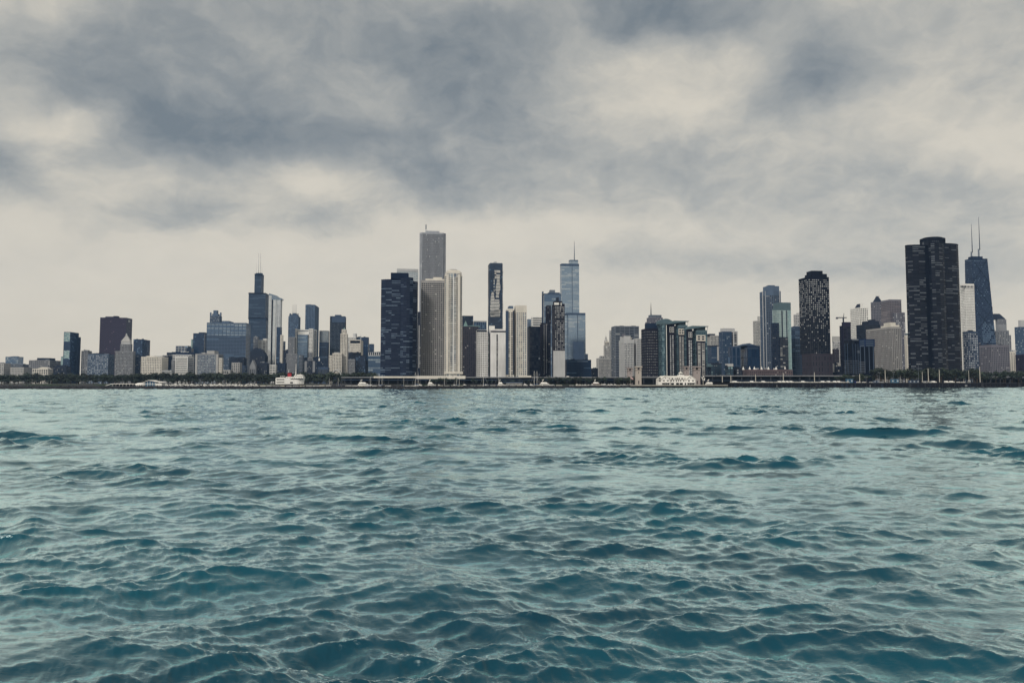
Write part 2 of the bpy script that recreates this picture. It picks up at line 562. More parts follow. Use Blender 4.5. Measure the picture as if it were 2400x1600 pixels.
def facade(wmb, gmb, pts, z0, z1, see=None, bay=4.5, fh=3.7, pier=0.3, band=0.35, pd=0.45, bd=0.30, tone=('rand', 0.12),
           cap=1.6, sill=0.0, nb=None, nf=None, seed=0, core=True, top=None, mull=0.0):
    """Prism wall with piers and floor bands standing proud, and a pane in each opening."""
    r = np.random.default_rng(seed)
    k = len(pts)
    pier = pier * 0.9 if pier > 0.3 else pier
    band = band * 0.9 if band > 0.35 else band
    if core:
        wmb.prism(pts, z0, z1, top=top)
    H = z1 - z0 - cap - sill
    n_f = nf or max(1, round(H / fh))
    f_h = H / n_f
    cx = sum(p[0] for p in pts) / k; cy = sum(p[1] for p in pts) / k
    for i in range(k):
        a, b = Vector(pts[i]), Vector(pts[(i + 1) % k])
        e = b - a
        L = e.length
        if L < 1.2:
            continue
        e /= L
        n = Vector((e.y, -e.x))
        if see is not None and see(a, b, n) < -0.02:
            continue
        n_b = nb[i] if isinstance(nb, dict) and i in nb else max(1, round(L / bay))
        bw = L / n_b

        def P(s, q, z):
            v = a + e * s + n * q
            return (v.x, v.y, z)

        def bx(s0, s1, q, za, zb):
            m = len(wmb.v)
            wmb.v += [P(s0, -0.05, za), P(s1, -0.05, za), P(s1, q, za), P(s0, q, za), P(s0, -0.05, zb), P(s1, -0.05, zb), P(s1, q, zb), P(s0, q, zb)]
            for f in ((3, 2, 6, 7), (0, 3, 7, 4), (2, 1, 5, 6), (4, 7, 6, 5), (3, 0, 1, 2)):
                wmb.f.append(tuple(m + c for c in f)); wmb.t.append(0.0)
        if pier > 0 and pd > 0:
            for j in range(n_b + 1):
                s = j * bw
                h = pier * bw / 2
                bx(max(0.0, s - h), min(L, s + h) if j < n_b else L + pd * 0.98, pd, z0, z1 - 0.2)
        if band > 0 and bd > 0:
            for j in range(n_f + 1):
                z = z0 + sill + j * f_h
                h = band * f_h / 2
                bx(0.0, L + bd * 0.97, bd, max(z0 + 0.02, z - h), z + h)
        if cap > 0.3:
            bx(0.0, L + max(pd, bd) * 1.03, max(pd, bd) + 0.06, z1 - cap, z1 + 0.35)
        if gmb is None:
            continue
        t = tones(tone, n_b, n_f, r)
        ps, bs = pier * bw / 2, band * f_h / 2
        for x in range(n_b):
            for j in range(n_f):
                s0, s1 = x * bw + ps, (x + 1) * bw - ps
                za, zb = z0 + sill + j * f_h + bs, z0 + sill + (j + 1) * f_h - bs
                if mull > 0:
                    sm = (s0 + s1) / 2
                    gmb.poly([P(s0, 0.05, za), P(sm - mull, 0.05, za), P(sm - mull, 0.05, zb), P(s0, 0.05, zb)], float(t[x, j]))
                    gmb.poly([P(sm + mull, 0.05, za), P(s1, 0.05, za), P(s1, 0.05, zb), P(sm + mull, 0.05, zb)], float(t[x, j]))
                else:
                    gmb.poly([P(s0, 0.05, za), P(s1, 0.05, za), P(s1, 0.05, zb), P(s0, 0.05, zb)], float(t[x, j]))


GRID = 7.0                       # the street grid is turned this much from the picture plane
_seed = [100]


class Bld:
    """A building: an Empty at the foot of its near corner; local x runs along the front, y away from the lake."""

    def __init__(s, name, label, cat, xl, xr, top, Y, xs=None, d=30.0, rot=GRID, base=GROUND, group=None):
        s.rot = math.radians(rot)
        c, sn = math.cos(s.rot), math.sin(s.rot)
        s.c, s.sn, s.top_py = c, sn, top
        s.base, s.boxed = base, False
        s.X0, s.Y0 = ray(xl, top)[0] * Y, Y
        if xs is not None:                       # both faces measured: front xl..xr, side to xs
            s.w = s.loc(xr)
            aF = ray(xs, top)[0]
            if xs > xr:
                qx, qy = s.X0 + s.w * c, s.Y0 + s.w * sn
            else:
                qx, qy = s.X0, s.Y0
            d = (aF * qy - qx) / (-sn - aF * c)
            d = min(max(abs(d), 8), 120)
            s.boxed = True
        else:                                    # xl..xr is the whole outline, receding side included
            x0, x1, d = s.span(xl, xr, 0.0, d, top)
            s.X0 += x0 * c
            s.Y0 += x0 * sn
            s.w = x1 - x0
        s.d = d
        s.h = zat(top, Y) - base
        s.root = empty(name, (s.X0, s.Y0, base), s.rot)
        tag(s.root, label, cat, group)
        _seed[0] += 1

    def loc(s, px, py=None, y=0.0):
        """Local x, at depth y behind the front plane, of a photo column."""
        a = ray(px, s.top_py if py is None else py)[0]
        return (a * (s.Y0 + y * s.c) - s.X0 + y * s.sn) / (s.c - a * s.sn)

    def span(s, xl, xr, y0, y1, py):
        """Local x range and far y of a block whose outline fills the photo columns xl..xr."""
        for _ in range(12):
            x0 = max(s.loc(xl, py, y0), s.loc(xl, py, y1))
            x1 = min(s.loc(xr, py, y0), s.loc(xr, py, y1))
            if x1 - x0 > 0.62 * (s.loc(xr, py, y0) - s.loc(xl, py, y0)):
                break
            y1 = y0 + (y1 - y0) * 0.75
        return x0, x1, y1

    def z(s, py, y=0.0):
        return zat(py, s.Y0 + y) - s.base

    def see(s, a, b, n):
        m = (a + b) / 2
        wx, wy = s.X0 + m.x * s.c - m.y * s.sn, s.Y0 + m.x * s.sn + m.y * s.c
        nx, ny = n.x * s.c - n.y * s.sn, n.x * s.sn + n.y * s.c
        return -(nx * wx + ny * wy) / math.hypot(wx, wy)

    def wall(s, pts, z0, z1, w='cream', g='dark', name='wall', parent=None, glass=True, **k):
        _seed[0] += 1
        a, b = MB(), MB() if glass else None
        facade(a, b, pts, z0, z1, s.see, seed=_seed[0], **k)
        o = a.build(name, wm(w), parent or s.root)
        if glass and b.f:
            b.build('windows', gm(g), o if parent is None else parent, kind='stuff')
        s.last = o
        return o

    def rect(s, x0=None, x1=None, y0=0.0, y1=None):
        x0 = 0.0 if x0 is None else x0
        x1 = s.w if x1 is None else x1
        y1 = s.d if y1 is None else y1
        return [(x0, y0), (x1, y0), (x1, y1), (x0, y1)]

    def body(s, **k):
        s.wall(s.rect(), 0.0, s.h, **k)
        if s.h < 110:
            s.units(2, 'grey' if k.get('w') in ('cream', 'white', 'sand', 'pale', 'stone') else 'slate', 2.6)
        return s

    def tier(s, xl, xr, top, bot=None, y0=0.0, y1=None, name='upper_wall', **k):
        """A further block of the same building between two photo columns."""
        y1 = s.d if y1 is None else y1
        z0 = 0.0 if bot is None else (s.z(bot) if bot > 1 else bot)
        x0, x1, y1 = s.span(xl, xr, y0, y1, top)
        s.wall(s.rect(x0, x1, y0, y1), z0, s.z(top, y0), name=name, **k)
        return s

    def plain(s, xl, xr, top, bot, y0=4.0, y1=None, w='grey', name='penthouse', over=0.0):
        y1 = s.d - 4 if y1 is None else y1
        y1 = max(y1, y0 + 4)
        x0, x1, y1 = s.span(xl, xr, y0, y1, top)
        if s.boxed and y0 >= 0:
            x0, x1 = max(x0, 0.4), min(x1, s.w - 0.4)
        m = MB().box(x0, x1, y0, y1, s.z(bot) - 0.3, s.z(top, y0))
        m.build(name, wm(w), s.root)
        return s

    def pole(s, px, top, bot, r=0.6, y=None, w='pale', name='antenna', r1=None):
        y = s.d / 2 if y is None else y
        x = s.loc(px, top, y)
        MB().tube((x, y, s.z(bot)), (x, y, s.z(top, y)), r, r1 if r1 is not None else r * 0.4).build(name, wm(w), s.root)
        return s

    def units(s, n=2, w='grey', hmax=3.5):
        """Rooftop machinery rooms."""
        r = random.Random(_seed[0])
        for i in range(n):
            wd = s.w * r.uniform(0.10, 0.25)
            x = s.w * (i + r.uniform(0.15, 0.6)) / n
            x = min(x, s.w - wd - 0.5)
            y = r.uniform(2, max(3, s.d * 0.4))
            MB().box(x, x + wd, y, y + min(6, s.d * 0.4), s.h - 0.1, s.h + r.uniform(1.2, hmax)).build('rooftop_unit', wm(w), s.root)
        return s

    def pyramid(s, xl, xr, apex, bot, y0=0.0, y1=None, w='slate', name='roof', flat=0.0):
        y1 = s.d if y1 is None else y1
        x0, x1, y1 = s.span(xl, xr, y0, y1, bot)
        if s.boxed and y0 >= 0:
            x0, x1 = max(x0, 0.4), min(x1, s.w - 0.4)
        cx, cy = (x0 + x1) / 2, (y0 + y1) / 2
        f = flat
        top = [(cx + (x - cx) * f, cy + (y - cy) * f) for x, y in ((x0, y0), (x1, y0), (x1, y1), (x0, y1))]
        if f == 0:
            top = [(cx + (x - cx) * 0.02, cy + (y - cy) * 0.02) for x, y in ((x0, y0), (x1, y0), (x1, y1), (x0, y1))]
        MB().prism(s.rect(x0, x1, y0, y1), s.z(bot), s.z(apex, cy), top=top).build(name, wm(w), s.root)
        return s

    def gable(s, xl, xr, apex, bot, y0=0.0, y1=None, w='slate', name='gable_roof'):
        y1 = s.d if y1 is None else y1
        x0, x1, y1 = s.span(xl, xr, y0, y1, bot)
        if s.boxed and y0 >= 0:
            x0, x1 = max(x0, 0.4), min(x1, s.w - 0.4)
        za, zb = s.z(bot), s.z(apex)
        m = MB(); xm = (x0 + x1) / 2
        m.hull([[(x0, y0, za), (x1, y0, za), (xm, y0, zb)], [(x0, y1, za), (x1, y1, za), (xm, y1, zb)]])
        m.build(name, wm(w), s.root)
        return s

    def slab(s, xl, xr, top, bot, proud=0.5, w='white', name='panel', y=0.0):
        """A flat piece on the front."""
        MB().box(s.loc(xl, top, y), s.loc(xr, top, y), y - proud, y + 0.3, s.z(bot), s.z(top)).build(name, wm(w), s.root)
        return s


def curve(pts, n=6):
    """Closed smooth outline through a few points (Catmull-Rom)."""
    out = []
    k = len(pts)
    for i in range(k):
        p0, p1, p2, p3 = (Vector(pts[(i + j - 1) % k]) for j in range(4))
        for q in range(n):
            t = q / n
            v = 0.5 * ((2 * p1) + (p2 - p0) * t + (2 * p0 - 5 * p1 + 4 * p2 - p3) * t * t + (3 * p1 - p0 - 3 * p2 + p3) * t ** 3)
            out.append((v.x, v.y))
    return out

# ------------------------------------------------------------------ buildings, left to right along the shore
T, O, S_, L_ = 'apartment_tower', 'office_tower', 'stone_building', 'low_building'
punch = dict(bay=4.2, fh=4.4, pier=0.5, band=0.5, pd=0.35, bd=0.35)
bands = dict(bay=6.0, fh=3.9, pier=0.08, band=0.5, pd=0.12, bd=0.4)
fins = dict(bay=3.6, fh=3.9, pier=0.5, band=0.12, pd=0.6, bd=0.15)
curtain = dict(bay=4.0, fh=4.0, pier=0.08, band=0.16, pd=0.15, bd=0.12, cap=1.0)

W.update(navytower=(0.022, 0.042, 0.080), legacy=(0.70, 0.71, 0.71), blueband=(0.20, 0.28, 0.38), harb=(0.006, 0.013, 0.036),
         aon=(0.33, 0.35, 0.39), concrete=(0.32, 0.315, 0.315), aqua=(0.05, 0.065, 0.09), whitegrey=(0.82, 0.82, 0.82))
G.update(tower=((0.02, 0.035, 0.065), (0.14, 0.22, 0.32), .3, .12, .6), specks=((0.02, 0.03, 0.05), (0.26, 0.34, 0.44), .1, .2, .5),
         plumglass=((0.030, 0.016, 0.034), (0.16, 0.12, 0.17), .1, .15, .5), harb=((0.004, 0.011, 0.036), (0.22, 0.31, 0.43), .05, .10, .35),
         trump=((0.27, 0.36, 0.47), (0.58, 0.64, 0.68), .85, .12, .5))

# ---- far left: low museum-campus row
b = Bld(L_, 'pale low block cut off by the left edge of the picture', 'building', -30, 9, 851, 1950, xs=25)
b.body(w='sand', bay=5, fh=5, pier=.6, band=.6, tone=('rand', .1)).units(2)
b = Bld('glass_office_block', 'blue-grey glass block rising behind the low roofs at far left', 'building', 13, 55, 836, 2200, d=30)
b.body(w='bluegrey', g='sky', **curtain, tone=('rand', .3)).plain(30, 44, 834.5, 836, w='bluegrey').units(2)
b = Bld(L_, 'long grey low building behind the pale block at far left', 'building', -25, 68, 853, 2120, d=35)
b.body(w='grey', **punch, tone=('rand', .1)).units(4)
b = Bld(S_, 'pale stone block with a blank striped front below the blue-grey glass block', 'building', 24, 56, 861, 1960, xs=75)
b.body(w='sand', bay=4, fh=4.6, pier=.65, band=.55, pd=.3, bd=.2, tone=('rand', .05)).units(1)
b = Bld(S_, 'broad grey stone building with a raised dark attic near far left', 'building', 68, 117, 844, 2090, xs=142)
b.body(w='stone', bay=5, fh=6, pier=.45, band=.4, tone=('rand', .15))
b.plain(87, 130, 838.5, 844, w='slate', y0=8, name='attic').units(3)
b = Bld(L_, 'low cream building with tall window bays and a light sloping roof', 'building', 76, 124, 864, 1900, d=26)
b.body(w='cream', bay=5.5, fh=6.5, pier=.45, band=.25, tone=('rand', .1))
b.gable(86, 124, 859.5, 864, w='cream', name='roof')
b = Bld(L_, 'dark low building with an uneven roof left of the tall teal tower', 'building', 125, 166, 859, 1950, d=25)
b.body(w='slate', **punch, tone=('rand', .15)).plain(133, 160, 855.5, 859, w='slate').units(3)
b = Bld('glass_tower', 'pale teal sliver of a tower just left of the wedge-topped glass tower', 'building', 143, 151, 836, 2250, d=16)
b.body(w='tealgrey', g='mint', **curtain, tone=('flat', .4))
b = Bld('glass_tower', 'slim dark teal glass tower with a stepped slanting top at far left', 'tower', 150, 166, 778, 2050, xs=185)
b.body(w='navy', g='deep', **curtain, tone=('rand', .05))
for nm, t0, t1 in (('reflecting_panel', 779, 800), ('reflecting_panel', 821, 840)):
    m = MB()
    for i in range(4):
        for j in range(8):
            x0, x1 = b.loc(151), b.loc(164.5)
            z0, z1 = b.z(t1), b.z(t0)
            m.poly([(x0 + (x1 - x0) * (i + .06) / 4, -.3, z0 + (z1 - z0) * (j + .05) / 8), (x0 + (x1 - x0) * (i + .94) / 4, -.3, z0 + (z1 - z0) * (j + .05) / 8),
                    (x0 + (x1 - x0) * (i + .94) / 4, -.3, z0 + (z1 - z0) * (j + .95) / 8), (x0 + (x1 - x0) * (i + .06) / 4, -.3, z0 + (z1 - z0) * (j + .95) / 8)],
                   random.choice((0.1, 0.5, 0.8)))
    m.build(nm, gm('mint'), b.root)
MB().prism([(b.w, b.d * .72), (b.w + 6, b.d * .72), (b.w + 6, b.d), (b.w, b.d)], 0, b.h * .92).build('side_wing', wm('navy'), b.root)
b = Bld(T, 'beige apartment block in shadow right of the wedge-topped glass tower', 'building', 191, 206, 822, 2080, xs=215)
b.body(w='stone', bay=4, fh=3.8, pier=.45, band=.4).plain(196, 210, 820, 822, w='slate').pole(198, 818, 822, 1)
b = Bld('hotel_block', 'wide grey-blue block dotted with bright square windows', 'building', 206, 254, 830, 1960, xs=268)
b.body(w='bluegrey', g='skylit', bay=4.2, fh=4.3, pier=.5, band=.5, tone=('rand', .62)).plain(225, 260, 827, 830, w='slate').units(3)
b = Bld(O, 'massive dark red slab tower at left', 'tower', 235, 296, 744, 2300, xs=310)
b.body(w='plum', g='plumglass', bay=5, fh=4.2, pier=.3, band=.4, pd=.3, bd=.2, tone=('rand', .04))
b.plain(247, 281, 741.5, 744, w='plum').plain(266, 280, 740, 744, w='plum', y0=14)
MB().box(b.w - .1, b.w + .5, b.d * .35, b.d * .65, b.z(753), b.z(748)).build('sign_panel', wm('pale'), b.root)
b = Bld(T, 'pale stone tower with a stepped pyramid roof and round lantern', 'tower', 270, 317, 823, 1950, d=16)
b.body(w='stone', bay=3.6, fh=3.9, pier=.5, band=.4, tone=('rand', .18))
b.tier(282, 310, 806, 824, y0=2, y1=14, w='stone', bay=3.6, fh=4.2, pier=.5, band=.35, name='tower_shaft')
b.plain(284, 309, 800, 806.2, y0=3, y1=13, w='pale', name='belfry').pyramid(283, 310, 786, 800, y0=2, y1=14, w='sand', flat=.16)
m = MB(); x = b.loc(296.5, 786, 8); z = b.z(786)
for z0, z1, r0, r1 in ((0, 2, 2.0, 2.2), (2, 4, 2.2, 1.8), (4, 6.5, 1.8, .4)):
    m.tube((x, 8, z + z0), (x, 8, z + z1), r0, r1, 8)
m.build('lantern', wm('pale'), b.root)
b = Bld(O, 'dark banded office slab right of the pyramid-roofed stone tower', 'building', 315, 331, 832, 1985, d=30)
b.body(w='steel', **bands)
b = Bld(O, 'dark blue block tower behind the pyramid-roofed stone tower', 'tower', 313, 334, 795, 2280, xs=352)
b.body(w='navy', g='deep', **curtain, tone=('rand', .12)).units(2, 'navy')
b = Bld('hotel_block', 'plain cream block with a regular grid of small dark windows', 'building', 331, 379, 836, 1960, xs=394)
b.body(w='cream', bay=4.4, fh=4.5, pier=.52, band=.52, tone=('rand', .2)).plain(345, 372, 834, 836, w='cream').units(3, 'sand')
b = Bld(L_, 'long dark office block behind the white striped block', 'building', 391, 462, 826, 2160, d=30)
b.body(w='navy', **bands).units(3, 'slate')
b = Bld('office_block', 'blue glass block with pale horizontal strips behind the lettered roof', 'building', 412, 440, 810, 2270, xs=448)
b.body(w='pale', g='deep', bay=9, fh=4.6, pier=.1, band=.22, tone=('rand', .1))
b = Bld(O, 'deep navy windowless-looking tower left of the big grey slab', 'tower', 453, 486, 781, 2330, d=34)
b.body(w='navy', g='deep', **curtain, tone=('rand', .02)).plain(466, 486, 778.5, 781, w='navy')
b = Bld('glass_tower', 'thin teal glass sliver against the navy tower left of the grey slab', 'building', 448, 453, 795, 2400, d=14)
b.body(w='tealgrey', g='mint', **curtain, tone=('flat', .4))
b = Bld(L_, 'dark stepped annex below the navy tower', 'building', 437, 454, 815, 2240, d=24)
b.body(w='navy', **bands)
b = Bld('office_block', 'bright white block striped with dark horizontal window bands', 'building', 411, 440, 835, 1960, xs=454)
b.body(w='white', bay=60, fh=4.0, pier=.06, band=.62, pd=.55, bd=.4, tone=('flat', .0), nf=14, cap=3)
b = Bld(L_, 'grey flat-roofed block with white letters on its roof, above the white striped block', 'building', 405, 455, 831, 2040, d=24)
b.body(w='pale', bay=7, fh=6, pier=.3, band=.5).plain(417, 446, 827.5, 831, w='navy', y0=1.5, name='sign_board')
cu = bpy.data.curves.new('roof_letters', 'FONT'); cu.body = 'BorgWarner'; cu.extrude = 0.25; cu.size = 4.6
tmp = bpy.data.objects.new('roof_letters', cu); link(tmp)
me = bpy.data.meshes.new_from_object(tmp.evaluated_get(bpy.context.evaluated_depsgraph_get()))
bpy.data.objects.remove(tmp)
me.materials.clear(); me.materials.append(wm('white'))
o = link(bpy.data.objects.new('roof_letters', me), b.root)
wtxt = max(v.co.x for v in me.vertices)
o.scale = ((b.loc(442.5) - b.loc(423)) / wtxt,) * 2 + (1,)
o.location = (b.loc(423), 1.15, b.z(825.3)); o.rotation_euler = (math.pi / 2, 0, 0)
b = Bld(S_, 'narrow beige stone building left of the white striped block', 'building', 402, 410, 844, 1990, d=20)
b.body(w='stone', bay=4, fh=4, pier=.5, band=.4)
b = Bld(L_, 'low pale windowed building at the tree line beside the cream grid block', 'building', 380, 407, 868, 1900, d=18)
b.body(w='pale', bay=3, fh=4.2, pier=.4, band=.4)
b = Bld(L_, 'dark building in shade right of the cream grid block', 'building', 379, 402, 834, 2030, d=26)
b.body(w='slate', **punch).plain(384, 399, 832, 834, w='sand')

# ---- the wide grey slab and the stone row before it
b = Bld(O, 'huge wide blue-grey slab with horizontal window bands', 'tower', 485, 577, 756, 2250, xs=588)
b.wall(b.rect(), 0, b.z(786), w='bluegrey', g='deep', bay=9, fh=4.4, pier=.04, band=.45, tone=('runs', .12), cap=.4)
b.tier(485, 588, 756, 785.8, w='bluegrey', g='sky', bay=12, fh=4.2, pier=.16, band=.3, pd=.7, tone=('runs', .5), cap=3.5, name='upper_wall')
b.plain(520, 548, 751.5, 756, w='bluegrey').units(3, 'bluegrey')
b = Bld(T, 'gothic crowned tower top with corner turrets peeping over the grey slab', 'tower', 492, 520, 740, 2420, d=30)
b.body(w='bluegrey', bay=3.8, fh=4, pier=.4, band=.3, tone=('rand', .25))
b.plain(500, 512, 727, 740, y0=8, y1=22, w='bluegrey', name='crown')
for px in (494, 517.5):
    b.plain(px - 2, px + 2, 732, 740, y0=2, y1=8, w='bluegrey', name='turret')
b.plain(497, 515, 735, 740, y0=4, y1=26, w='bluegrey', name='crown_step')
b = Bld(S_, 'broad grey stone block with a scalloped pale cornice below the grey slab', 'building', 458, 512, 829, 1955, xs=523)
b.body(w='stone', g='blue', bay=3.8, fh=4.2, pier=.3, band=.4, tone=('rand', .35), cap=3.0)
for px0, px1 in ((458, 463), (507, 512)):
    b.slab(px0, px1, 830, 878, .9, 'sand', 'corner_pier')
b.plain(485, 512, 821.5, 829, w='sand', y0=4).plain(472, 486, 826, 829, w='sand', y0=6)
b = Bld(S_, 'narrow cream building with a tidy grid of dark square windows', 'building', 513, 523, 839, 1930, d=24)
b.body(w='cream', bay=4.2, fh=4.6, pier=.5, band=.5, nb={0: 3}, tone=('rand', .05))
b = Bld(S_, 'blue-grey gothic stone front between two cream buildings', 'building', 523, 543, 839, 1965, d=28)
b.body(w='bluegrey', bay=3, fh=4.1, pier=.45, band=.3, tone=('rand', .25)).plain(529, 541, 836, 839, w='bluegrey')
b = Bld(L_, 'pale two-storey arcade front at the foot of the blue-grey gothic building', 'building', 523, 543, 867, 1915, d=16)
b.body(w='sand', bay=4.5, fh=9, pier=.45, band=.2)
b = Bld(S_, 'cream stone building with an arched gable roof and dark square windows', 'building', 543, 567, 850, 1935, d=26)
b.body(w='sand', bay=4.6, fh=4.3, pier=.42, band=.4, tone=('rand', .05)).gable(545, 565, 843, 850, w='slate')
b = Bld(L_, 'dark bulky roof mass between the grey slab and the gothic front', 'building', 526, 578, 838, 2120, d=30)
b.body(w='slate', **punch).units(4, 'slate')
b = Bld('round_building', 'rounded dark drum of a building right of the cream gabled front', 'building', 567, 582, 857, 1990, d=20)
cxx = b.w / 2
b.wall([(cxx + cxx * math.cos(t * math.pi / 8), cxx + cxx * math.sin(t * math.pi / 8)) for t in range(16)], 0, b.h, w='steel', bay=4, fh=4, pier=.3, band=.4)
b = Bld('concert_hall', 'temple front with columns and a steep pointed gable at the tree line', 'building', 585, 603, 860, 1940, d=24)
b.body(w='stone', bay=4.2, fh=14, pier=.4, band=.1, pd=.9, nf=1, cap=4)
b.gable(584.5, 603.5, 843, 860, w='stone')
b = Bld('auditorium', 'large dark building with a curved vaulted roof below the tallest tower', 'building', 586, 628, 834, 2100, d=40)
b.body(w='slate', **punch, tone=('rand', .04))
m = MB(); xs_ = [b.w * i / 12 for i in range(13)]
zz = [b.h + (b.z(815) - b.h) * math.sin(math.pi * (0.12 + 0.88 * i / 12)) ** .8 if i < 12 else b.h for i in range(13)]
m.hull([[(x, 0, z) for x, z in zip(xs_, zz)] + [(b.w, 0, b.h - 1), (0, 0, b.h - 1)], [(x, b.d, z) for x, z in zip(xs_, zz)] + [(b.w, b.d, b.h - 1), (0, b.d, b.h - 1)]])
m.build('vaulted_roof', wm('slate'), b.root)
b = Bld(L_, 'dark low front with pale chimneys right of the temple gable', 'building', 604, 630, 850, 1960, d=22)
b.body(w='slate', **punch, tone=('rand', .2)).units(3, 'stone')
b = Bld(O, 'grey building with tall window bays in front of the tallest tower', 'building', 594, 607, 790, 2400, d=24)
b.body(w='stone', bay=4, fh=5, pier=.35, band=.3, tone=('rand', .15)).gable(595, 606, 787, 790, w='stone')
b = Bld('office_block', 'white block with broken dark window strips below the tallest tower', 'building', 606, 628, 797, 2330, d=30)
b.body(w='white', bay=11, fh=4.4, pier=.3, band=.55, pd=.4, bd=.4, tone=('flat', 0)).plain(616, 628, 793, 797, w='white')

# ---- the tallest tower: bundled square tubes with black bands and twin masts
b = Bld('skyscraper', 'tallest dark blue stepped skyscraper with two white masts', 'tower', 583, 624, 747, 2850, xs=632)
sk = dict(w='navytower', g='tower', bay=5.2, fh=3.9, pier=.35, band=.25, pd=.3, bd=.2, tone=('runs', .22), cap=5)
b.body(**sk)
b.tier(583, 630, 686, 747.2, y0=1.5, y1=b.d - 2, **sk)
b.tier(597, 618.5, 641, 686.2, y0=12, y1=b.d - 8, name='top_wall', **sk)
for t0, t1, xl, xr, y0, y1 in ((744, 749, 582.3, 632.3, .5, b.d - .5), (686, 689, 582.4, 630.4, .7, b.d - 1), (641, 645, 596.7, 618.8, 11.4, b.d - 7)):
    x0, x1, y1 = b.span(xl, xr, y0, y1, t0)
    MB().box(x0, x1, y0, y1, b.z(t1), b.z(t0) + .5).build('black_band', wm('ink'), b.root)
for px in (606.2, 610.8):
    b.plain(px - 1.4, px + 1.4, 639, 641, y0=20, y1=26, w='navy', name='mast_base')
    b.pole(px, 593, 640, 2.2, 23, 'white', 'mast', 1.0)
for px in (601.5, 614.5):
    b.pole(px, 620, 641, .5, 20, 'pale', 'antenna')
b.plain(600, 616, 639.5, 641, y0=16, y1=28, w='navy')

# ---- white slim tower with slanted top
b = Bld('glass_tower', 'slim silver tower with a slanting top and a dark vertical slot', 'tower', 630, 661.5, 701, 2180, d=26)
sv = dict(w='legacy', g='silver', bay=3.4, fh=3.7, pier=.2, band=.35, pd=.25, bd=.25, cap=0)
b.tier(630, 637.5, 693, None, y0=0, y1=6, tone=('flat', .75), name='wall', **sv)
b.tier(640.5, 648, 700, None, y0=1, y1=8, tone=('flat', .75), name='wall', **sv)
b.tier(648, 661.5, 701, 766, y0=1.5, y1=25, tone=('flat', .45), name='upper_wall', **sv)
b.tier(648, 661, 766.1, None, y0=1.6, y1=25, w='navy', g='deep', **curtain, tone=('rand', .05), name='lower_wall')
MB().box(b.loc(637), b.loc(641), 2.5, 22, 0, b.z(697)).build('slot', wm('ink'), b.root)
za, zb, zc = b.z(687), b.z(693), b.z(702)
m = MB(); x0, x1, x2 = b.loc(630), b.loc(650), b.loc(661.5)
m.hull([[(x0, y, b.z(702)), (x2, y, b.z(702)), (x2, y, b.z(699)), (x1 + .3, y, b.z(695.5)), (x1, y, zb), (x0, y, za)] for y in (.6, 25.4)])
m.build('slanted_crown', gm('silver'), b.root)
for px in (650.5, 655.5):
    b.slab(px, px + 1.2, 713, 764, .15, 'steel', 'dark_stripe', 1.5)
b = Bld(T, 'pale narrow slab standing against the right foot of the slim silver tower', 'building', 657, 664, 785, 2140, d=18)
b.body(w='cream', bay=5, fh=3.8, pier=.8, band=.5, tone=('flat', 0))
b = Bld(O, 'dark slender block behind the foot of the slim silver tower', 'building', 662, 669, 800, 2350, d=20)
b.body(w='navy', **bands)
b = Bld('parking_garage', 'low white garage with dark open decks at the tree line', 'building', 632, 649, 855, 1930, d=20)
b.body(w='white', bay=7, fh=4.5, pier=.12, band=.45, tone=('flat', 0)).units(2, 'slate')
b = Bld(L_, 'dark low building right of the white open-deck garage', 'building', 650, 672, 851, 1970, d=22)
b.body(w='navy', **punch, tone=('rand', .1)).units(2, 'slate')
b = Bld(L_, 'very dark wall of offices filling the gap left of the gothic tower', 'building', 660, 678, 820, 2180, d=26)
b.body(w='slate', **punch)

# ---- loop towers
b = Bld(O, 'blue-grey tower with notched crown and four thin antennas', 'tower', 676, 699, 741, 2700, xs=704)
b.body(w='bluegrey', g='deep', bay=4, fh=4, pier=.45, band=.2, pd=.6, tone=('rand', .2))
b.plain(678, 701, 737, 741, y0=3, w='steel', name='crown_step').plain(678.5, 683, 734.5, 737, y0=3, y1=10, w='steel', name='crown_turret').plain(697, 701.5, 734.5, 737, y0=3, y1=10, w='steel', name='crown_turret')
b.plain(685, 696, 733.5, 737.2, y0=12, y1=24, w='steel')
for px in (686.5, 689.3, 692, 694.7):
    b.pole(px, 713, 734, .55, 18, 'grey', 'antenna', .3)
b = Bld(T, 'brown-grey art deco tower with a dark central window strip', 'tower', 676, 694, 790, 2100, d=26)
b.body(w='stone', bay=3.4, fh=4, pier=.5, band=.35).slab(682, 688, 793, 872, .1, 'slate', 'window_strip')
b.tier(671, 697, 829, None, y0=-5, y1=-.6, w='stone', bay=3.2, fh=3.8, pier=.5, band=.35, name='lower_wall')
b = Bld(T, 'tall grey tower with vertical slots and shaded right side', 'tower', 716, 738, 714, 2500, xs=747.5)
b.body(w='bluegrey', g='deep', bay=5.5, fh=3.9, pier=.55, band=.25, pd=.5, tone=('rand', .1)).plain(720, 734, 713, 714.2, w='bluegrey')
b = Bld('hotel_tower', 'blue-windowed tower framed by white balconied corners', 'tower', 692, 724, 772, 2250, d=30)
b.tier(698, 724, 772, None, y0=1.5, w='blueband', g='sky', bay=5, fh=4.4, pier=.1, band=.38, tone=('runs', .3), name='wall', cap=1)
b.tier(692, 698, 771, None, w='white', bay=8, fh=4.4, pier=.12, band=.6, name='corner_wall', tone=('flat', .3))
b.tier(724, 736, 770, None, y0=-.6, w='white', bay=6, fh=4.4, pier=.12, band=.6, name='corner_wall', tone=('flat', .3))
b.slab(698, 724, 772, 784, .5, 'white', 'top_frame', 1.4).slab(699, 723, 774.5, 776, .7, 'navy', 'louvre', 1.2)
b = Bld('hotel_tower', 'narrow white-topped slab just right of the blue-windowed tower', 'building', 737, 743, 773, 2290, d=22)
b.body(w='pale', bay=5, fh=4, pier=.3, band=.5)
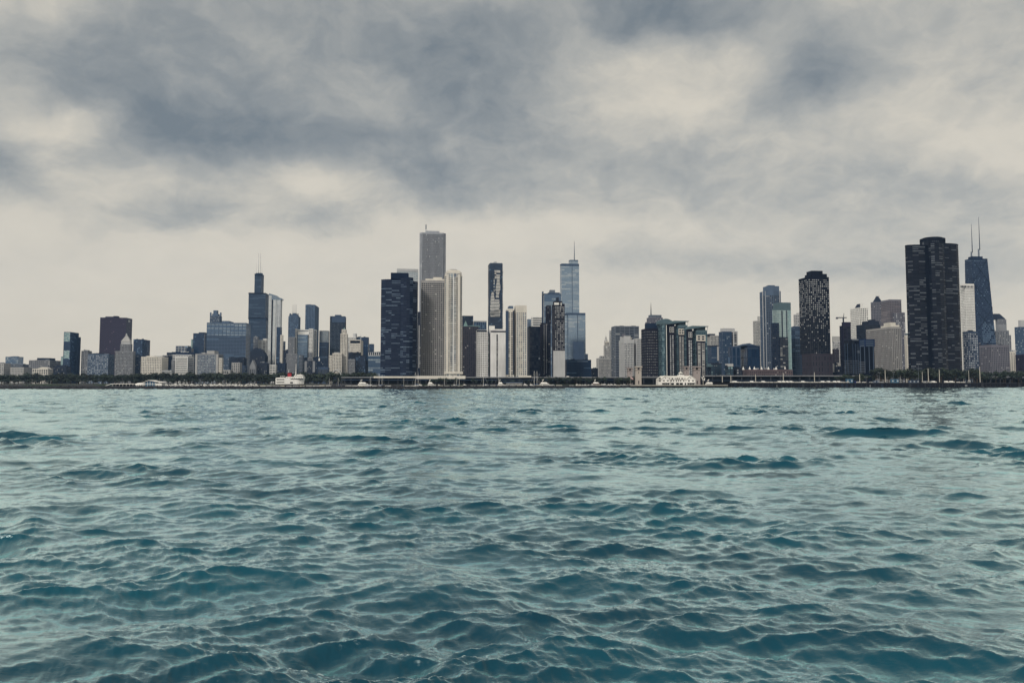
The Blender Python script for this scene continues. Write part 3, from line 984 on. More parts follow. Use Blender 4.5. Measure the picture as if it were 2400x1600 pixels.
b = Bld('office_block', 'pale grey slab seen between the tall grey tower and the dotted tower', 'building', 748.5, 772, 775, 2600, d=30)
b.body(w='pale', g='silver', bay=7, fh=4.2, pier=.03, band=.4, bd=.15, tone=('flat', .5))
b = Bld('glass_office_block', 'dark blue glass block below the pale grey slab', 'building', 748, 771, 802, 2350, d=30)
b.body(w='navy', g='deep', **curtain, tone=('runs', .2))
b = Bld(O, 'dark tower speckled with small windows and a flared solid crown', 'tower', 773.5, 811, 741, 2400, d=36)
b.body(w='ink', g='specks', bay=4.4, fh=4.3, pier=.6, band=.6, tone=('flat', .5), cap=1)
m = MB(); z1 = b.z(741.6)
m.prism([(b.loc(778), -.8), (b.loc(810), -.8), (b.loc(810), .2), (b.loc(778), .2)], b.z(755), z1); m.build('blank_crown', wm('steel'), b.root)
b.plain(785, 801, 737.5, 741, w='steel')
b = Bld(L_, 'dark office front with a small cupola tower at the tree line', 'building', 714, 738.5, 846, 1990, d=24)
b.body(w='slate', bay=3.4, fh=4, pier=.4, band=.4, tone=('rand', .2))
for px in (714, 733):
    b.slab(px, px + 5.5, 846, 872, .8, 'stone', 'corner_bay')
b.tier(721, 734, 838, 846.2, y0=4, y1=16, w='stone', bay=3, fh=3.6, pier=.4, band=.4, name='cupola_base')
b.tier(723, 732, 826, 838.1, y0=6, y1=14, w='stone', bay=3, fh=3.6, pier=.4, band=.35, name='cupola')
b = Bld(S_, 'dark narrow banded building left of the cupola tower', 'building', 700, 712, 832, 2060, d=24)
b.body(w='grey', **bands)
b = Bld(L_, 'dark office mass behind the cupola tower', 'building', 712, 750, 838, 2160, d=24)
b.body(w='navy', **punch, tone=('rand', .06)).units(3, 'slate')
b = Bld(S_, 'dark block with one bright white chimney left of the white art deco tower', 'building', 745, 771, 846, 2080, d=24)
b.body(w='navy', **punch, tone=('rand', .06)).plain(746.5, 750, 839, 846, w='white', y0=2, y1=5, name='chimney')
b = Bld('library', 'low dark classical building with a colonnade left of the white art deco tower', 'building', 745, 771, 860, 1930, d=20)
b.body(w='steel', bay=4, fh=9, pier=.3, band=.15, nf=1, cap=3)
b = Bld(T, 'white stepped art deco tower with a pointed green top', 'tower', 798, 815, 782, 2000, d=26)
b.body(w='cream', bay=3.8, fh=4, pier=.55, band=.3, pd=.7, tone=('rand', .1))
b.tier(801, 812.5, 772, 782.1, y0=4, y1=22, w='cream', bay=3.4, fh=4, pier=.55, band=.3, name='tower_top')
b.pyramid(804, 810, 766.5, 772, y0=8, y1=18, w='copper', name='spire_roof')
b.tier(779, 802, 828, None, y0=-12, y1=-.8, w='cream', bay=3.9, fh=4.1, pier=.5, band=.4, name='lower_wall', tone=('rand', .1))
b.tier(771, 779, 833, None, y0=-11, y1=-.9, w='cream', bay=3.9, fh=4.1, pier=.5, band=.4, name='lower_wall', tone=('rand', .1))
b.plain(783, 796, 825.5, 828, y0=-9, y1=-3, w='sand')
b = Bld('office_block', 'white block with a dark window band under its roof', 'building', 820, 845, 796, 2150, xs=851)
b.body(w='cream', bay=3.4, fh=5.2, pier=.5, band=.62, tone=('rand', .3)).slab(821, 844, 798, 804, .75, 'ink', 'dark_window_band')
b.pole(846, 783, 796, .9, 3, 'pale', 'antenna', .4)
b = Bld('office_block', 'white banded office behind the white block with a roof drum', 'building', 815, 836, 790, 2280, d=26)
b.body(w='white', **bands)
m = MB(); x = b.loc(831)
m.tube((x, 12, b.h), (x, 12, b.z(781)), 7, 6, 12); m.build('roof_drum', wm('pale'), b.root)
b = Bld(O, 'dark navy office right of the white block with the antenna', 'tower', 832, 865, 790, 2300, d=30)
b.body(w='navy', g='deep', **curtain, tone=('rand', .08)).units(2, 'navy')
b = Bld(O, 'small blue-grey block left of the big curved navy tower', 'building', 865, 877, 806, 2260, d=24)
b.body(w='steel', g='deep', **curtain, tone=('rand', .15))
b = Bld('glass_office_block', 'banded glass front with a white slotted top floor beside the curved navy tower', 'building', 863, 893, 825, 1960, d=28)
b.body(w='steel', g='blue', bay=6, fh=5.6, pier=.06, band=.2, tone=('runs', .35), cap=1)
b.slab(863, 893, 824.5, 833, .5, 'pale', 'top_frame')
for i in range(6):
    b.slab(864.5 + i * 4.8, 867 + i * 4.8, 826, 832, .62, 'ink', 'slot')
b = Bld(S_, 'dark grey office with faint window bands below the white block', 'building', 832, 858, 833, 1970, d=24)
b.body(w='slate', g='deep', bay=3.4, fh=4, pier=.3, band=.35, tone=('rand', .25))
b = Bld(L_, 'dark brown block right of the white art deco tower', 'building', 816, 846, 826, 2060, d=24)
b.body(w='slate', **punch, tone=('rand', .03))
b = Bld(S_, 'small grey stone building at the foot of the white art deco tower', 'building', 817, 833, 842, 1950, d=20)
b.body(w='stone', bay=3.4, fh=4, pier=.45, band=.4)
b = Bld(L_, 'dark low offices between the grey stone building and the curved navy tower', 'building', 855, 870, 845, 1990, d=18)
b.body(w='slate', **punch)

# ---- harbour front: curved navy tower, white slab, gridded and balconied towers
b = Bld('apartment_tower', 'dark navy glass tower with curved lobes and a flat roof block', 'tower', 893, 979, 654, 1200, d=46)
hb = dict(w='harb', g='harb', bay=2.4, fh=3.15, pier=.06, band=.58, pd=.10, bd=.2, tone=('runs', .24), cap=1.2)
x1, x2, x3 = b.loc(939), b.loc(968), b.w
left = [(0, 8), (x1 * .25, 3.5), (x1 * .55, 1.5), (x1, 1.0), (x1, 30), (0, 30)]
b.wall(left, 0, b.h, **hb)
mid = [(x1 + .2, 1.5), (x1 + (x2 - x1) * .25, -1.6), (x1 + (x2 - x1) * .5, -2.6), (x1 + (x2 - x1) * .75, -1.6), (x2, 1.5), (x2, 30), (x1 + .2, 30)]
b.wall(mid, 0, b.z(649.5), name='centre_lobe', **hb)
right = [(x2 + .2, 6), (x3 - 1.5, 10), (x3, 16), (x3, 34), (x2 + .2, 34)]
b.wall(right, 0, b.z(657), name='right_wing', **hb)
b.plain(916, 958, 638.5, 651, y0=7, y1=28, w='harb', name='roof_block')
b = Bld(O, 'silver-grey slab top showing behind the curved navy tower', 'tower', 930, 980, 630, 1750, d=34)
b.body(w='pale', g='silver', bay=6, fh=4, pier=.05, band=.25, bd=.12, tone=('flat', .6), cap=6)
b = Bld('skyscraper', 'tall white slab skyscraper with close vertical stripes', 'tower', 984.5, 1044, 545, 1660, d=58)
x0, x1, y = b.loc(990), b.loc(1038), 0
pts = [(x0, 0), (x1, 0), (b.w, 6), (b.w, 52), (x1, 58), (x0, 58), (0, 52), (0, 6)]
b.wall(pts, 0, b.h, w='aon', g='dark', bay=3.2, fh=3.9, pier=.52, band=.06, pd=1.0, bd=.1, cap=3.0, nb={0: 18, 1: 1, 7: 1}, tone=('rand', .03))
for xa, xb in ((0.2, x0 - .4), (x1 + .4, b.w - .2)):
    MB().box(xa, xb, 3.2, 7, 0, b.h - 1).build('corner_pier', wm('aon'), b.root)
b.plain(997, 1030, 540.5, 545, y0=12, y1=46, w='aon')
for px in (1003, 1009, 1016, 1024, 1029):
    b.pole(px, 537.5, 541, .35, 20, 'pale', 'antenna')
b.pole(998.5, 528, 541, .9, 20, 'pale', 'mast', .9).plain(997.3, 999.7, 526, 532, y0=18, y1=22, w='grey', name='mast_head')
b = Bld(T, 'thin dark tower sliver between the curved navy tower and the gridded slab', 'building', 979.5, 985, 731, 1420, d=20)
b.body(w='slate', bay=4, fh=3.6, pier=.2, band=.3)
b = Bld(T, 'low dark part below the thin sliver with a pale edge', 'building', 982, 988, 760, 1340, d=14)
b.body(w='navy', bay=4, fh=3.6, pier=.2, band=.3).slab(981.5, 983.5, 762, 862, .5, 'pale', 'pale_edge')
b = Bld('apartment_tower', 'grey concrete tower gridded with dark window openings', 'tower', 988, 1042, 657, 1250, d=30)
b.body(w='concrete', g='dark', bay=4, fh=3.05, pier=.3, band=.4, pd=.9, bd=.7, nb={0: 12}, nf=49, tone=('rand', .05), cap=4)
b.plain(997, 1042, 653, 657, w='cream').plain(1015, 1036, 649, 653, y0=6, w='cream')
b = Bld('apartment_tower', 'cream balconied tower with a rounded crown by the harbour', 'tower', 1046, 1079, 636, 1160, d=26)
bal = dict(w='cream', g='blue', fh=3.05)
b.wall(b.rect(y0=1.6), 0, b.h, bay=5, pier=.18, band=.2, pd=.3, bd=.2, tone=('rand', .25), cap=3, **bal)
nfl = 52
for px0, px1 in ((1046, 1052), (1073, 1079)):
    b.slab(px0, px1, 642, 876, .1, 'cream', 'corner_pier', .2)
b.slab(1061.8, 1064.2, 648, 874, .3, 'white', 'centre_pier', 1.2)
bm_ = MB()
for px0, px1 in ((1052.5, 1061), (1065, 1072.5)):
    x0, x1 = b.loc(px0), b.loc(px1)
    for j in range(nfl):
        z = 10 + (b.z(646) - 10) * j / nfl
        bm_.prism([(x0, 1.4), (x0 + .6, .1), ((x0 + x1) / 2, -.5), (x1 - .6, .1), (x1, 1.4)], z, z + 1.15)
bm_.build('balconies', wm('cream'), b.root, kind='stuff')
for px0, px1 in ((1042.5, 1046), (1079, 1083)):
    b.tier(px0, px1, 645, None, y0=3.5, y1=22, bay=4, pier=.15, band=.42, pd=.2, bd=.8, name='side_bay', **bal)
b.plain(1043.5, 1082, 637.5, 646, y0=3, y1=23, w='cream', name='crown').plain(1048, 1077, 633, 638, y0=5, y1=21, w='cream', name='crown_step').plain(1054, 1071, 630.5, 634, y0=7, y1=19, w='sand', name='crown_top')
b.slab(1041, 1085, 871, 876, 1.2, 'cream', 'canopy', 1.0)
b = Bld(O, 'navy flat-topped tower right of the cream balconied tower', 'tower', 1078, 1109, 740, 1800, d=30)
b.body(w='navy', g='deep', **curtain, tone=('rand', .06))
b = Bld(O, 'office block with pale vertical strips left of the balcony-patterned tower', 'tower', 1110, 1140, 752, 1760, d=28)
b.body(w='bluegrey', g='deep', bay=4.6, fh=3.9, pier=.45, band=.2, tone=('rand', .1)).slab(1110, 1140, 752, 754, .7, 'pale', 'cornice')
b = Bld('apartment_tower', 'purplish brown tower with a green pyramid roof on its corner', 'tower', 1083, 1121, 765, 1500, d=30)
b.body(w='brown', bay=4, fh=3.7, pier=.5, band=.3, tone=('rand', .04)).pyramid(1085.5, 1097, 751, 765, y0=1, y1=9, w='copper', name='pyramid_roof')
b.plain(1096, 1125, 763, 765, y0=2, w='copper', name='roof_edge')
b = Bld('apartment_tower', 'slender dark tower with a wavy pattern of white balconies', 'tower', 1144, 1178, 618, 1580, d=30)
b.body(w='aqua', g='deep', bay=3.4, fh=3.15, pier=.08, band=.3, pd=.1, bd=.2, tone=('rand', .06), cap=2)
b.plain(1147, 1177.5, 616, 618, w='steel').plain(1156, 1164.5, 613, 616, y0=6, w='pale', name='water_tank')
r_ = random.Random(5)
nfl = 76
zt = b.z(632)
slabs_, fronts_ = MB(), MB()
for j in range(nfl):
    z = 4 + (zt - 4) * j / nfl
    f = j / nfl
    py = 897 - (897 - 632) * f
    x0, x1 = 0.0, b.w
    slabs_.prism([(x0 - 1.2 - .9 * math.sin(j * .55), -.2), (x0 + 6, -.5 - .8 * math.sin(j * .33) ** 2), (b.w * .5, -.5 - .9 * math.sin(j * .21 + 1) ** 2), (x1 - 6, -.5 - .8 * math.sin(j * .4 + 2) ** 2),
                (x1 + 1.4 + .9 * math.sin(j * .5 + 1), -.2), (x1 + 1.0, 12), (x0 - 1.0, 12)], z, z + .28)
    if 632 < py < 745:
        # two white ribbons of balcony fronts that swell and part
        c2 = 1166 + 1.5 * math.sin(py * .05)
        w2 = 4.2 + 2.2 * max(0, (py - 690) / 55) + 1.2 * math.sin(py * .16)
        runs = [(c2 - w2, c2 + w2)]
        if py < 655: runs.append((1159, 1163.5))
        elif py < 685: runs.append((1157, 1159))
        else:
            c1 = 1154.5
            w1 = 2 + 3.2 * min(1, (py - 682) / 25)
            runs.append((c1 - w1, c1 + w1))
            if py > 728: runs.append((1149, 1172))
        for a_, c_ in runs:
            if r_.random() < .93:
                q0, q1 = b.loc(a_ + r_.uniform(-.6, .6)), b.loc(c_ + r_.uniform(-.6, .6))
                fronts_.box(q0, q1, -1.55, -1.38, z + .3, z + 1.9)
slabs_.build('balcony_slabs', wm('slate'), b.root, kind='stuff')
fronts_.build('balcony_fronts', wm('white'), b.root, kind='stuff')
b = Bld('apartment_block', 'broad white slab with a blank pale side and dark window strips', 'building', 1116, 1190, 775, 1330, d=26)
b.tier(1116, 1143.5, 773, None, w='whitegrey', bay=3.2, fh=3.35, pier=.45, band=.62, pd=.25, bd=.25, tone=('flat', 0), name='wall')
b.tier(1146.5, 1189.5, 771, None, w='whitegrey', glass=False, bay=14, fh=3.3, pier=.03, band=.05, pd=.06, bd=.05, name='blank_wall')
MB().box(b.loc(1143), b.loc(1147), 3, 22, 0, b.z(776)).build('recess', wm('steel'), b.root)
for px0, px1 in ((1143.4, 1146.6), (1163.6, 1166.8)):
    m, gmb_ = MB(), MB()
    x0, x1 = b.loc(px0), b.loc(px1)
    for j in range(36):
        z = 6 + (b.z(783) - 6) * j / 36
        gmb_.poly([(x0, -.16, z + .3), (x1, -.16, z + .3), (x1, -.16, z + 2.4), (x0, -.16, z + 2.4)], random.choice((0, 0, .05, .4)))
    gmb_.build('window_strip', gm('dark'), b.root, kind='stuff')
b.plain(1146, 1159.5, 763, 772, y0=5, y1=14, w='white').plain(1117, 1141, 773.2, 777, y0=-.35, y1=3, w='slate', name='dark_window_band').plain(1149.5, 1187, 774.6, 777.6, y0=-.3, y1=3, w='slate', name='dark_window_band')
b = Bld('apartment_tower', 'cream twin-block tower with stacked round balconies', 'tower', 1205, 1234, 716, 1260, d=30)
b.tier(1205, 1234, 716, None, w='cream', g='blue', bay=4.0, fh=3.15, pier=.4, band=.42, pd=.3, bd=.3, tone=('rand', .2), cap=12, name='wall')
b.tier(1186, 1203, 724, None, y0=4, w='cream', g='dark', bay=4.2, fh=3.15, pier=.45, band=.4, tone=('rand', .15), cap=6, name='left_block')
b.plain(1190, 1203, 717, 724, y0=6, w='bluegrey', name='roof_block').slab(1202.6, 1205.2, 728, 878, -3.5, 'slate', 'recess', 0)
b.slab(1185.2, 1192, 728, 878, .3, 'steel', 'dark_bay', 3.7)
x0, x1 = b.loc(1216.5), b.loc(1224)
bm_ = MB()
for j in range(46):
    z = 8 + (b.z(732) - 8) * j / 46
    bm_.prism([(x0, .2), (x0 + .8, -1.0), (x1 - .8, -1.0), (x1, .2)], z, z + 1.0)
bm_.build('balconies', wm('cream'), b.root, kind='stuff')
b = Bld('glass_office_block', 'small blue glass block between the cream twin tower and the black tower', 'building', 1235, 1245, 748, 1900, d=20)
b.body(w='steel', g='sky', **curtain, tone=('flat', .3))
b = Bld('office_block', 'white block with thick dark bands left of the crowned blue tower', 'building', 1245, 1271, 742, 1800, d=26)
b.body(w='white', bay=30, fh=5.4, pier=.05, band=.5, bd=.5, tone=('flat', 0))
b = Bld(O, 'plain black slab tower beside the cream twin tower', 'tower', 1236, 1267, 765, 1400, d=30)
b.body(w='ink', g='bronze', **curtain, tone=('rand', .01))
b = Bld('glass_tower', 'blue mirror-glass tower with a notched crown', 'tower', 1270, 1315, 688, 1600, d=32)
b.body(w='steel', g='sky', bay=4.2, fh=3.9, pier=.08, band=.14, pd=.15, bd=.12, tone=('runs', .4), cap=2)
b.plain(1270, 1274, 683, 688.2, y0=1, y1=9, w='steel', name='crown_fin').plain(1282, 1312, 685, 688.2, y0=6, w='steel', name='crown_step').plain(1287, 1301, 679, 685.2, y0=10, y1=22, w='grey', name='water_tank')
b.slab(1270, 1273, 690, 790, .5, 'navy', 'dark_edge')
b = Bld('apartment_tower', 'dark brick tower with pale vertical window columns left of the white-windowed tower', 'tower', 1266, 1290, 757, 1340, d=28)
b.body(w='brick', bay=4.4, fh=3.3, pier=.45, band=.3, tone=('rand', .1), cap=1)
b.slab(1274.5, 1275.8, 760, 875, .7, 'stone', 'pale_rib').slab(1279.5, 1280.8, 760, 875, .7, 'stone', 'pale_rib')
b.tier(1279, 1291, 716, 757.3, y0=9, y1=24, w='brick', bay=4, fh=3.3, pier=.5, band=.3, name='stepped_top')
b = Bld('apartment_tower', 'dark tower with rows of bright white windows above a blank concrete wall', 'tower', 1294, 1323, 712, 1270, d=26)
b.body(w='brick', g='skylit', bay=3.6, fh=3.55, pier=.42, band=.5, pd=.3, bd=.3, nb={0: 6}, tone=('rand', .82), cap=4)
b.plain(1296, 1318, 705.5, 712.2, y0=1, y1=18, w='brick', name='crown').slab(1299, 1310, 709, 714.5, .9, 'white', 'crown_window').slab(1314, 1316, 709, 716, .9, 'white', 'crown_window')
b.plain(1303, 1310, 697, 706, y0=5, y1=9, w='slate', name='vent_stack')
MB().box(b.loc(1296), b.loc(1323), -3.0, -.8, 0, b.z(822)).build('blank_wall', wm('pale'), b.root)
b = Bld('skyscraper', 'tall silver-blue stepped glass skyscraper with a spire', 'tower', 1326, 1372, 733, 2020, d=36, rot=GRID)
tg = dict(w='bluegrey', g='trump', bay=4.2, fh=4.2, pier=.08, band=.14, pd=.12, bd=.12, cap=3)
b.body(tone=('runs', .25), **tg)
b.tier(1312.5, 1357, 618, None, y0=9, y1=33, tone=('runs', .35), name='upper_wall', **tg)
b.tier(1333, 1355, 609, 618.3, y0=13, y1=29, tone=('flat', .35), name='top_wall', **tg)
b.slab(1340.2, 1341.4, 622, 733, .5, 'steel', 'seam', 9).slab(1353, 1354.4, 736, 800, .5, 'steel', 'seam')
b.slab(1312.5, 1357, 618, 622, .4, 'steel', 'louvre_band', 9).slab(1326, 1372, 733, 738, .4, 'steel', 'louvre_band')
b.slab(1343, 1368, 800, 842, .3, 'steel', 'lower_panel').pole(1346, 565, 610, 1.6, 20, 'grey', 'spire', .4)
b = Bld('office_block', 'wide dark blue banded block below the silver-blue skyscraper', 'building', 1328, 1385, 843, 1700, xs=1393)
b.body(w='navy', g='deep', bay=6, fh=3.9, pier=.05, band=.35, tone=('runs', .15)).slab(1353, 1378, 844, 848, .5, 'bluegrey', 'pale_band').plain(1372, 1378, 829, 843, y0=8, y1=14, w='bluegrey', name='stair_tower')
b = Bld(L_, 'dark low infill right of the dark blue banded block', 'building', 1385, 1401, 863, 1780, d=20)
b.body(w='slate', **punch)

# ---- white clock tower group
b = Bld('clock_tower', 'white ornate clock tower with a domed cupola', 'tower', 1398, 1434, 839, 1950, d=30)
b.body(w='sand', bay=3.6, fh=4, pier=.45, band=.25, pd=.6, tone=('rand', .1), cap=2.5)
b.tier(1415, 1429, 809, 839.3, y0=2, y1=16, w='sand', bay=3.4, fh=4, pier=.5, band=.25, name='tower_shaft')
b.tier(1416.5, 1427.5, 800, 809.2, y0=4, y1=14, w='cream', bay=4, fh=9, pier=.4, band=.15, nf=1, name='belfry')
m = MB(); x = b.loc(1422, 800); z = b.z(800)
for z0, z1, r0, r1 in ((0, 3, 5, 4.6), (3, 6, 4.6, 3.0), (6, 11, 2.4, 2.2), (11, 14, 2.6, 1.0), (14, 19, .5, .15)):
    m.tube((x, 9, z + z0), (x, 9, z + z1), r0, r1, 10)
m.build('cupola', wm('sand'), b.root)
m = MB(); m.tube((b.loc(1422, 812), 1.6, b.z(813.5)), (b.loc(1422, 812), 2.2, b.z(813.5)), 2.6, 2.6, 14); m.build('clock_face', wm('white'), b.root)
b.tier(1405, 1416, 834, 839.2, y0=6, y1=20, w='sand', bay=4, fh=4, name='roof_step')
b = Bld(O, 'thin pale striped slab right of the white clock tower', 'building', 1428, 1434, 774, 2300, d=20)
b.body(w='pale', bay=3, fh=4, pier=.3, band=.4)
b = Bld(O, 'dark office slab with a pale grid frame behind the light stepped tower', 'tower', 1442, 1497, 764, 1750, xs=1433)
b.body(w='grey', g='dark', bay=12, fh=4.0, pier=.10, band=.42, pd=.5, bd=.35, nb={0: 5}, tone=('rand', .05), cap=1.5)
b.units(2, 'slate')
b = Bld('hotel_tower', 'light grey stepped tower with many small windows', 'tower', 1463, 1485, 796, 1500, xs=1451)
b.body(w='pale', bay=3.1, fh=3.7, pier=.45, band=.42, tone=('rand', .05), cap=7)
b.plain(1453, 1478, 787, 796, y0=5, w='pale', name='crown_step').plain(1455, 1466, 782, 788, y0=8, w='mauve', name='crown')
b.tier(1485, 1504, 793, None, y0=3, y1=24, w='pale', bay=3.1, fh=3.7, pier=.45, band=.42, name='right_wing', tone=('rand', .05))
b.plain(1475, 1492, 791, 796, y0=10, w='cream', name='roof_block')

# ---- dark brick and green glass group behind the coast station
b = Bld(O, 'stepped grey tower with a tall spire rising behind the dark brick blocks', 'tower', 1513, 1556, 753, 1900, d=34)
b.body(w='mauve', g='dark', bay=4.2, fh=4.2, pier=.5, band=.3, pd=.8)
b.tier(1516, 1553, 744, 753.3, y0=6, y1=28, w='mauve', bay=4, fh=4.2, pier=.5, band=.3, name='crown_step')
b.tier(1520, 1550, 738, 744.3, y0=9, y1=25, w='grey', bay=4, fh=4, pier=.5, band=.3, name='crown')
b.pole(1525.5, 709, 739, 1.6, 15, 'slate', 'spire', .3)
b = Bld('apartment_block', 'dark brick block with rows of pale window dashes', 'building', 1503, 1541, 770, 1250, d=28)
b.body(w='brick', g='skylit', bay=4.2, fh=4.7, pier=.55, band=.72, pd=.2, bd=.2, nb={0: 6}, tone=('flat', .30), cap=3, sill=12)
b.plain(1511, 1540, 757, 770, y0=10, y1=26, w='navy', name='roof_block').plain(1539, 1546, 768, 776, y0=1, y1=10, w='slate', name='stair_bay')
b.tier(1541.2, 1545, 776, None, y0=1, y1=22, w='brick', bay=4, fh=4, name='side_wall', glass=False)
b = Bld('glass_tower', 'rounded green glass bay tower with a vaulted roof', 'tower', 1545, 1563, 760, 1235, d=24)
cr = b.w / 2
pts = [(cr + cr * math.cos(math.pi + i * math.pi / 8), 6 - 6 * math.sin(i * math.pi / 8)) for i in range(9)] + [(b.w, 24), (0, 24)]
b.wall(pts, 0, b.h, w='tealgrey', g='teal', bay=3.2, fh=3.7, pier=.12, band=.2, pd=.15, bd=.2, tone=('runs', .5), cap=1.5)
m = MB()
rg = []
for y in (8, 24):
    rg.append([(b.loc(1548) + (b.loc(1588) - b.loc(1548)) * i / 10, y, b.z(757) + (b.z(745.5) - b.z(757)) * math.sin(math.pi * (.15 + .85 * i / 10))) for i in range(11)] + [(b.loc(1588), y, b.z(759)), (b.loc(1548), y, b.z(759))])
m.hull(rg); m.build('vaulted_roof', wm('tealgrey'), b.root)
b.slab(1542, 1565, 757, 759, 1.0, 'tealgrey', 'roof_edge')


def brick_glass(label, x0, x1, xb, top, canopy, wp0, wp1, wtop, Y):
    """Dark brick half with two pale window columns, green glass half with a white framed bay and a wing roof."""
    b = Bld('apartment_tower', label, 'tower', x0, x1, top, Y, d=26)
    b.tier(x0, xb, top - 2, None, y0=.8, w='brick', glass=False, bay=40, fh=60, pier=.02, band=.02, name='brick_wall')
    gmb_ = MB()
    n = 24
    for c in (.48, .82):
        xc = b.loc(x0 + (xb - x0) * c)
        for j in range(n):
            z = 6 + (b.z(top + 22) - 6) * j / n
            gmb_.box(xc - 1.0, xc + 1.0, .35, .75, z, z + 2.0, tone=random.uniform(.5, 1))
    gmb_.build('windows', gm('skylit'), b.root, kind='stuff')
    for c in (.48, .82):
        px = x0 + (xb - x0) * c
        b.slab(px - 2.2, px + 2.2, top + 4, top + 17, .5, 'sand', 'pale_surround', .6)
        for q in (5.5, 11):
            b.slab(px - .9, px + .9, top + q, top + q + 4.2, .62, 'ink', 'window', .6)
    b.tier(xb, x1, top, None, w='tealgrey', g='teal', bay=3.2, fh=3.7, pier=.14, band=.22, pd=.15, bd=.2, tone=('runs', .35), cap=3, name='glass_wall')
    b.slab(wp0, wp1, wtop, wtop + 14, .8, 'cream', 'framed_bay')
    for i in range(2):
        for j in range(2):
            xa = wp0 + (wp1 - wp0) * (.12 + .46 * i)
            b.slab(xa, xa + (wp1 - wp0) * .3, wtop + 2.2 + j * 5.6, wtop + 5.6 + j * 5.6, .95, 'slate', 'window')
    b.slab(wp0, wp1, wtop + 14, 880, .4, 'brick', 'brick_pier')
    nn = 22
    zt = b.z(wtop + 18)
    for i in range(2):
        xa, xc = b.loc(wp0 + (wp1 - wp0) * (.12 + .46 * i)), b.loc(wp0 + (wp1 - wp0) * (.42 + .46 * i))
        m, g2 = MB(), MB()
        m.box(xa, xc, -.75, -.2, 4, zt)
        for j in range(nn):
            z = 4 + (zt - 4) * j / nn
            g2.poly([(xa + .5, -.8, z + 1.2), (xc - .5, -.8, z + 1.2), (xc - .5, -.8, z + 2.9), (xa + .5, -.8, z + 2.9)], random.choice((0, 0, .1, .5, .8)))
        o = m.build('window_column', wm('sand'), b.root)
        g2.build('windows', gm('dark'), o, kind='stuff')
    b.plain(xb + 3, x1 - 4, top - 8, top + .3, y0=3, y1=20, w='tealgrey', name='roof_lounge')
    x_0, x_1 = b.loc(x0 + 2), b.loc(x1 + 3)
    m = MB().hull([[(x_0, y, b.z(top - 2)), (x_1, y, b.z(top - 9)), (x_1, y, b.z(top - 10.2)), (b.loc(xb), y, b.z(top - 10.6)), (x_0, y, b.z(top - 3.4))] for y in (-2, 22)])
    m.build('wing_roof', wm('tealgrey'), b.root)
    b.pole(x1 + 1, top - 9, top, .35, 1.0, 'pale', 'roof_post', .35)
    return b


brick_glass('dark brick and green glass tower with a wing roof, left of its lower twin', 1563, 1611, 1580, 762, 0, 1590, 1603, 770, 1240)
brick_glass('dark brick and green glass tower with a wing roof, right of its taller twin', 1609, 1657, 1622, 774, 0, 1632, 1653, 785, 1210)
b = Bld('hotel_tower', 'beige block with vertical window strips behind the lower winged tower', 'building', 1655, 1685, 786, 1650, d=26)
b.body(w='sand', bay=3.4, fh=3.8, pier=.5, band=.25, tone=('rand', .1)).plain(1656, 1676, 782, 786, y0=2, w='slate', name='sign_box')
b = Bld('glass_office_block', 'blue banded glass block with a white frame right of the lower winged tower', 'building', 1658, 1684, 811, 1350, d=24)
b.body(w='steel', g='blue', bay=5, fh=3.6, pier=.06, band=.35, tone=('runs', .2)).slab(1680.5, 1684, 812, 845, .6, 'sand', 'white_frame').slab(1658, 1684, 809.5, 812, .7, 'slate', 'roof_edge')
b = Bld(L_, 'dark glass low block with a pale roof box at the viaduct', 'building', 1655, 1690, 852, 1180, d=20)
b.body(w='slate', g='teal', bay=3.6, fh=3.6, pier=.3, band=.4, tone=('rand', .3)).plain(1656, 1667, 852, 859, y0=-1, y1=4, w='tealgrey', name='roof_box')
b = Bld('apartment_tower', 'blue-grey tower with a white striped right corner', 'tower', 1685, 1714, 777, 1450, d=26)
b.body(w='steel', g='blue', bay=3.4, fh=3.5, pier=.2, band=.3, tone=('rand', .1))
b.tier(1714, 1728, 776, None, y0=2, y1=24, w='pale', g='dark', bay=7, fh=3.5, pier=.4, band=.2, name='white_corner', tone=('rand', .1))
b.plain(1688, 1722, 769, 777.3, y0=3, w='pale', name='crown')
b = Bld('convention_hall', 'wide dark low block with vertical ribs below the blue-grey tower', 'building', 1735, 1780, 810, 1330, d=30)
b.body(w='navy', g='deep', bay=8, fh=16, pier=.08, band=.08, tone=('rand', .04), cap=5).slab(1745, 1777, 815, 817, .7, 'steel', 'pale_rail')
b.tier(1706, 1735, 812, None, y0=3, y1=26, w='steel', g='deep', bay=9, fh=18, pier=.35, band=.08, name='left_wing')
b.gable(1722, 1775, 804, 810, w='steel', name='roof')
b = Bld(T, 'slim beige tower behind the blue-grey crowned tower', 'tower', 1765, 1781, 752, 1800, d=20)
b.body(w='sand', bay=3.4, fh=3.8, pier=.5, band=.45).plain(1775, 1781, 741, 752.2, y0=3, w='sand')
b = Bld('apartment_tower', 'tall blue-grey tower with white ribs and a scalloped crown', 'tower', 1781, 1832, 681, 1400, d=30)
x1, x2 = b.loc(1795), b.loc(1812)
pts = [(0, 5), (x1, 0), (x2, 0), (b.w, 6), (b.w, 30), (0, 30)]
b.wall(pts, 0, b.h, w='bluegrey', g='dark', bay=3.7, fh=3.3, pier=.3, band=.3, pd=.7, bd=.2, tone=('rand', .08), cap=9)
for px in (1786.5, 1793, 1800, 1806, 1815, 1826):
    b.slab(px, px + 1.0, 682, 872, 1.0, 'pale', 'white_rib', 4.5 if px < 1790 or px > 1820 else (2.4 if px > 1812 else 1.6))
b.plain(1788, 1826, 670, 681.2, y0=4, y1=24, w='bluegrey', name='crown').plain(1796, 1816, 668, 671, y0=6, y1=20, w='bluegrey', name='crown_top')
b = Bld('glass_tower', 'pale green glass tower with a tall blank teal crown', 'tower', 1805, 1853, 709, 1330, d=28)
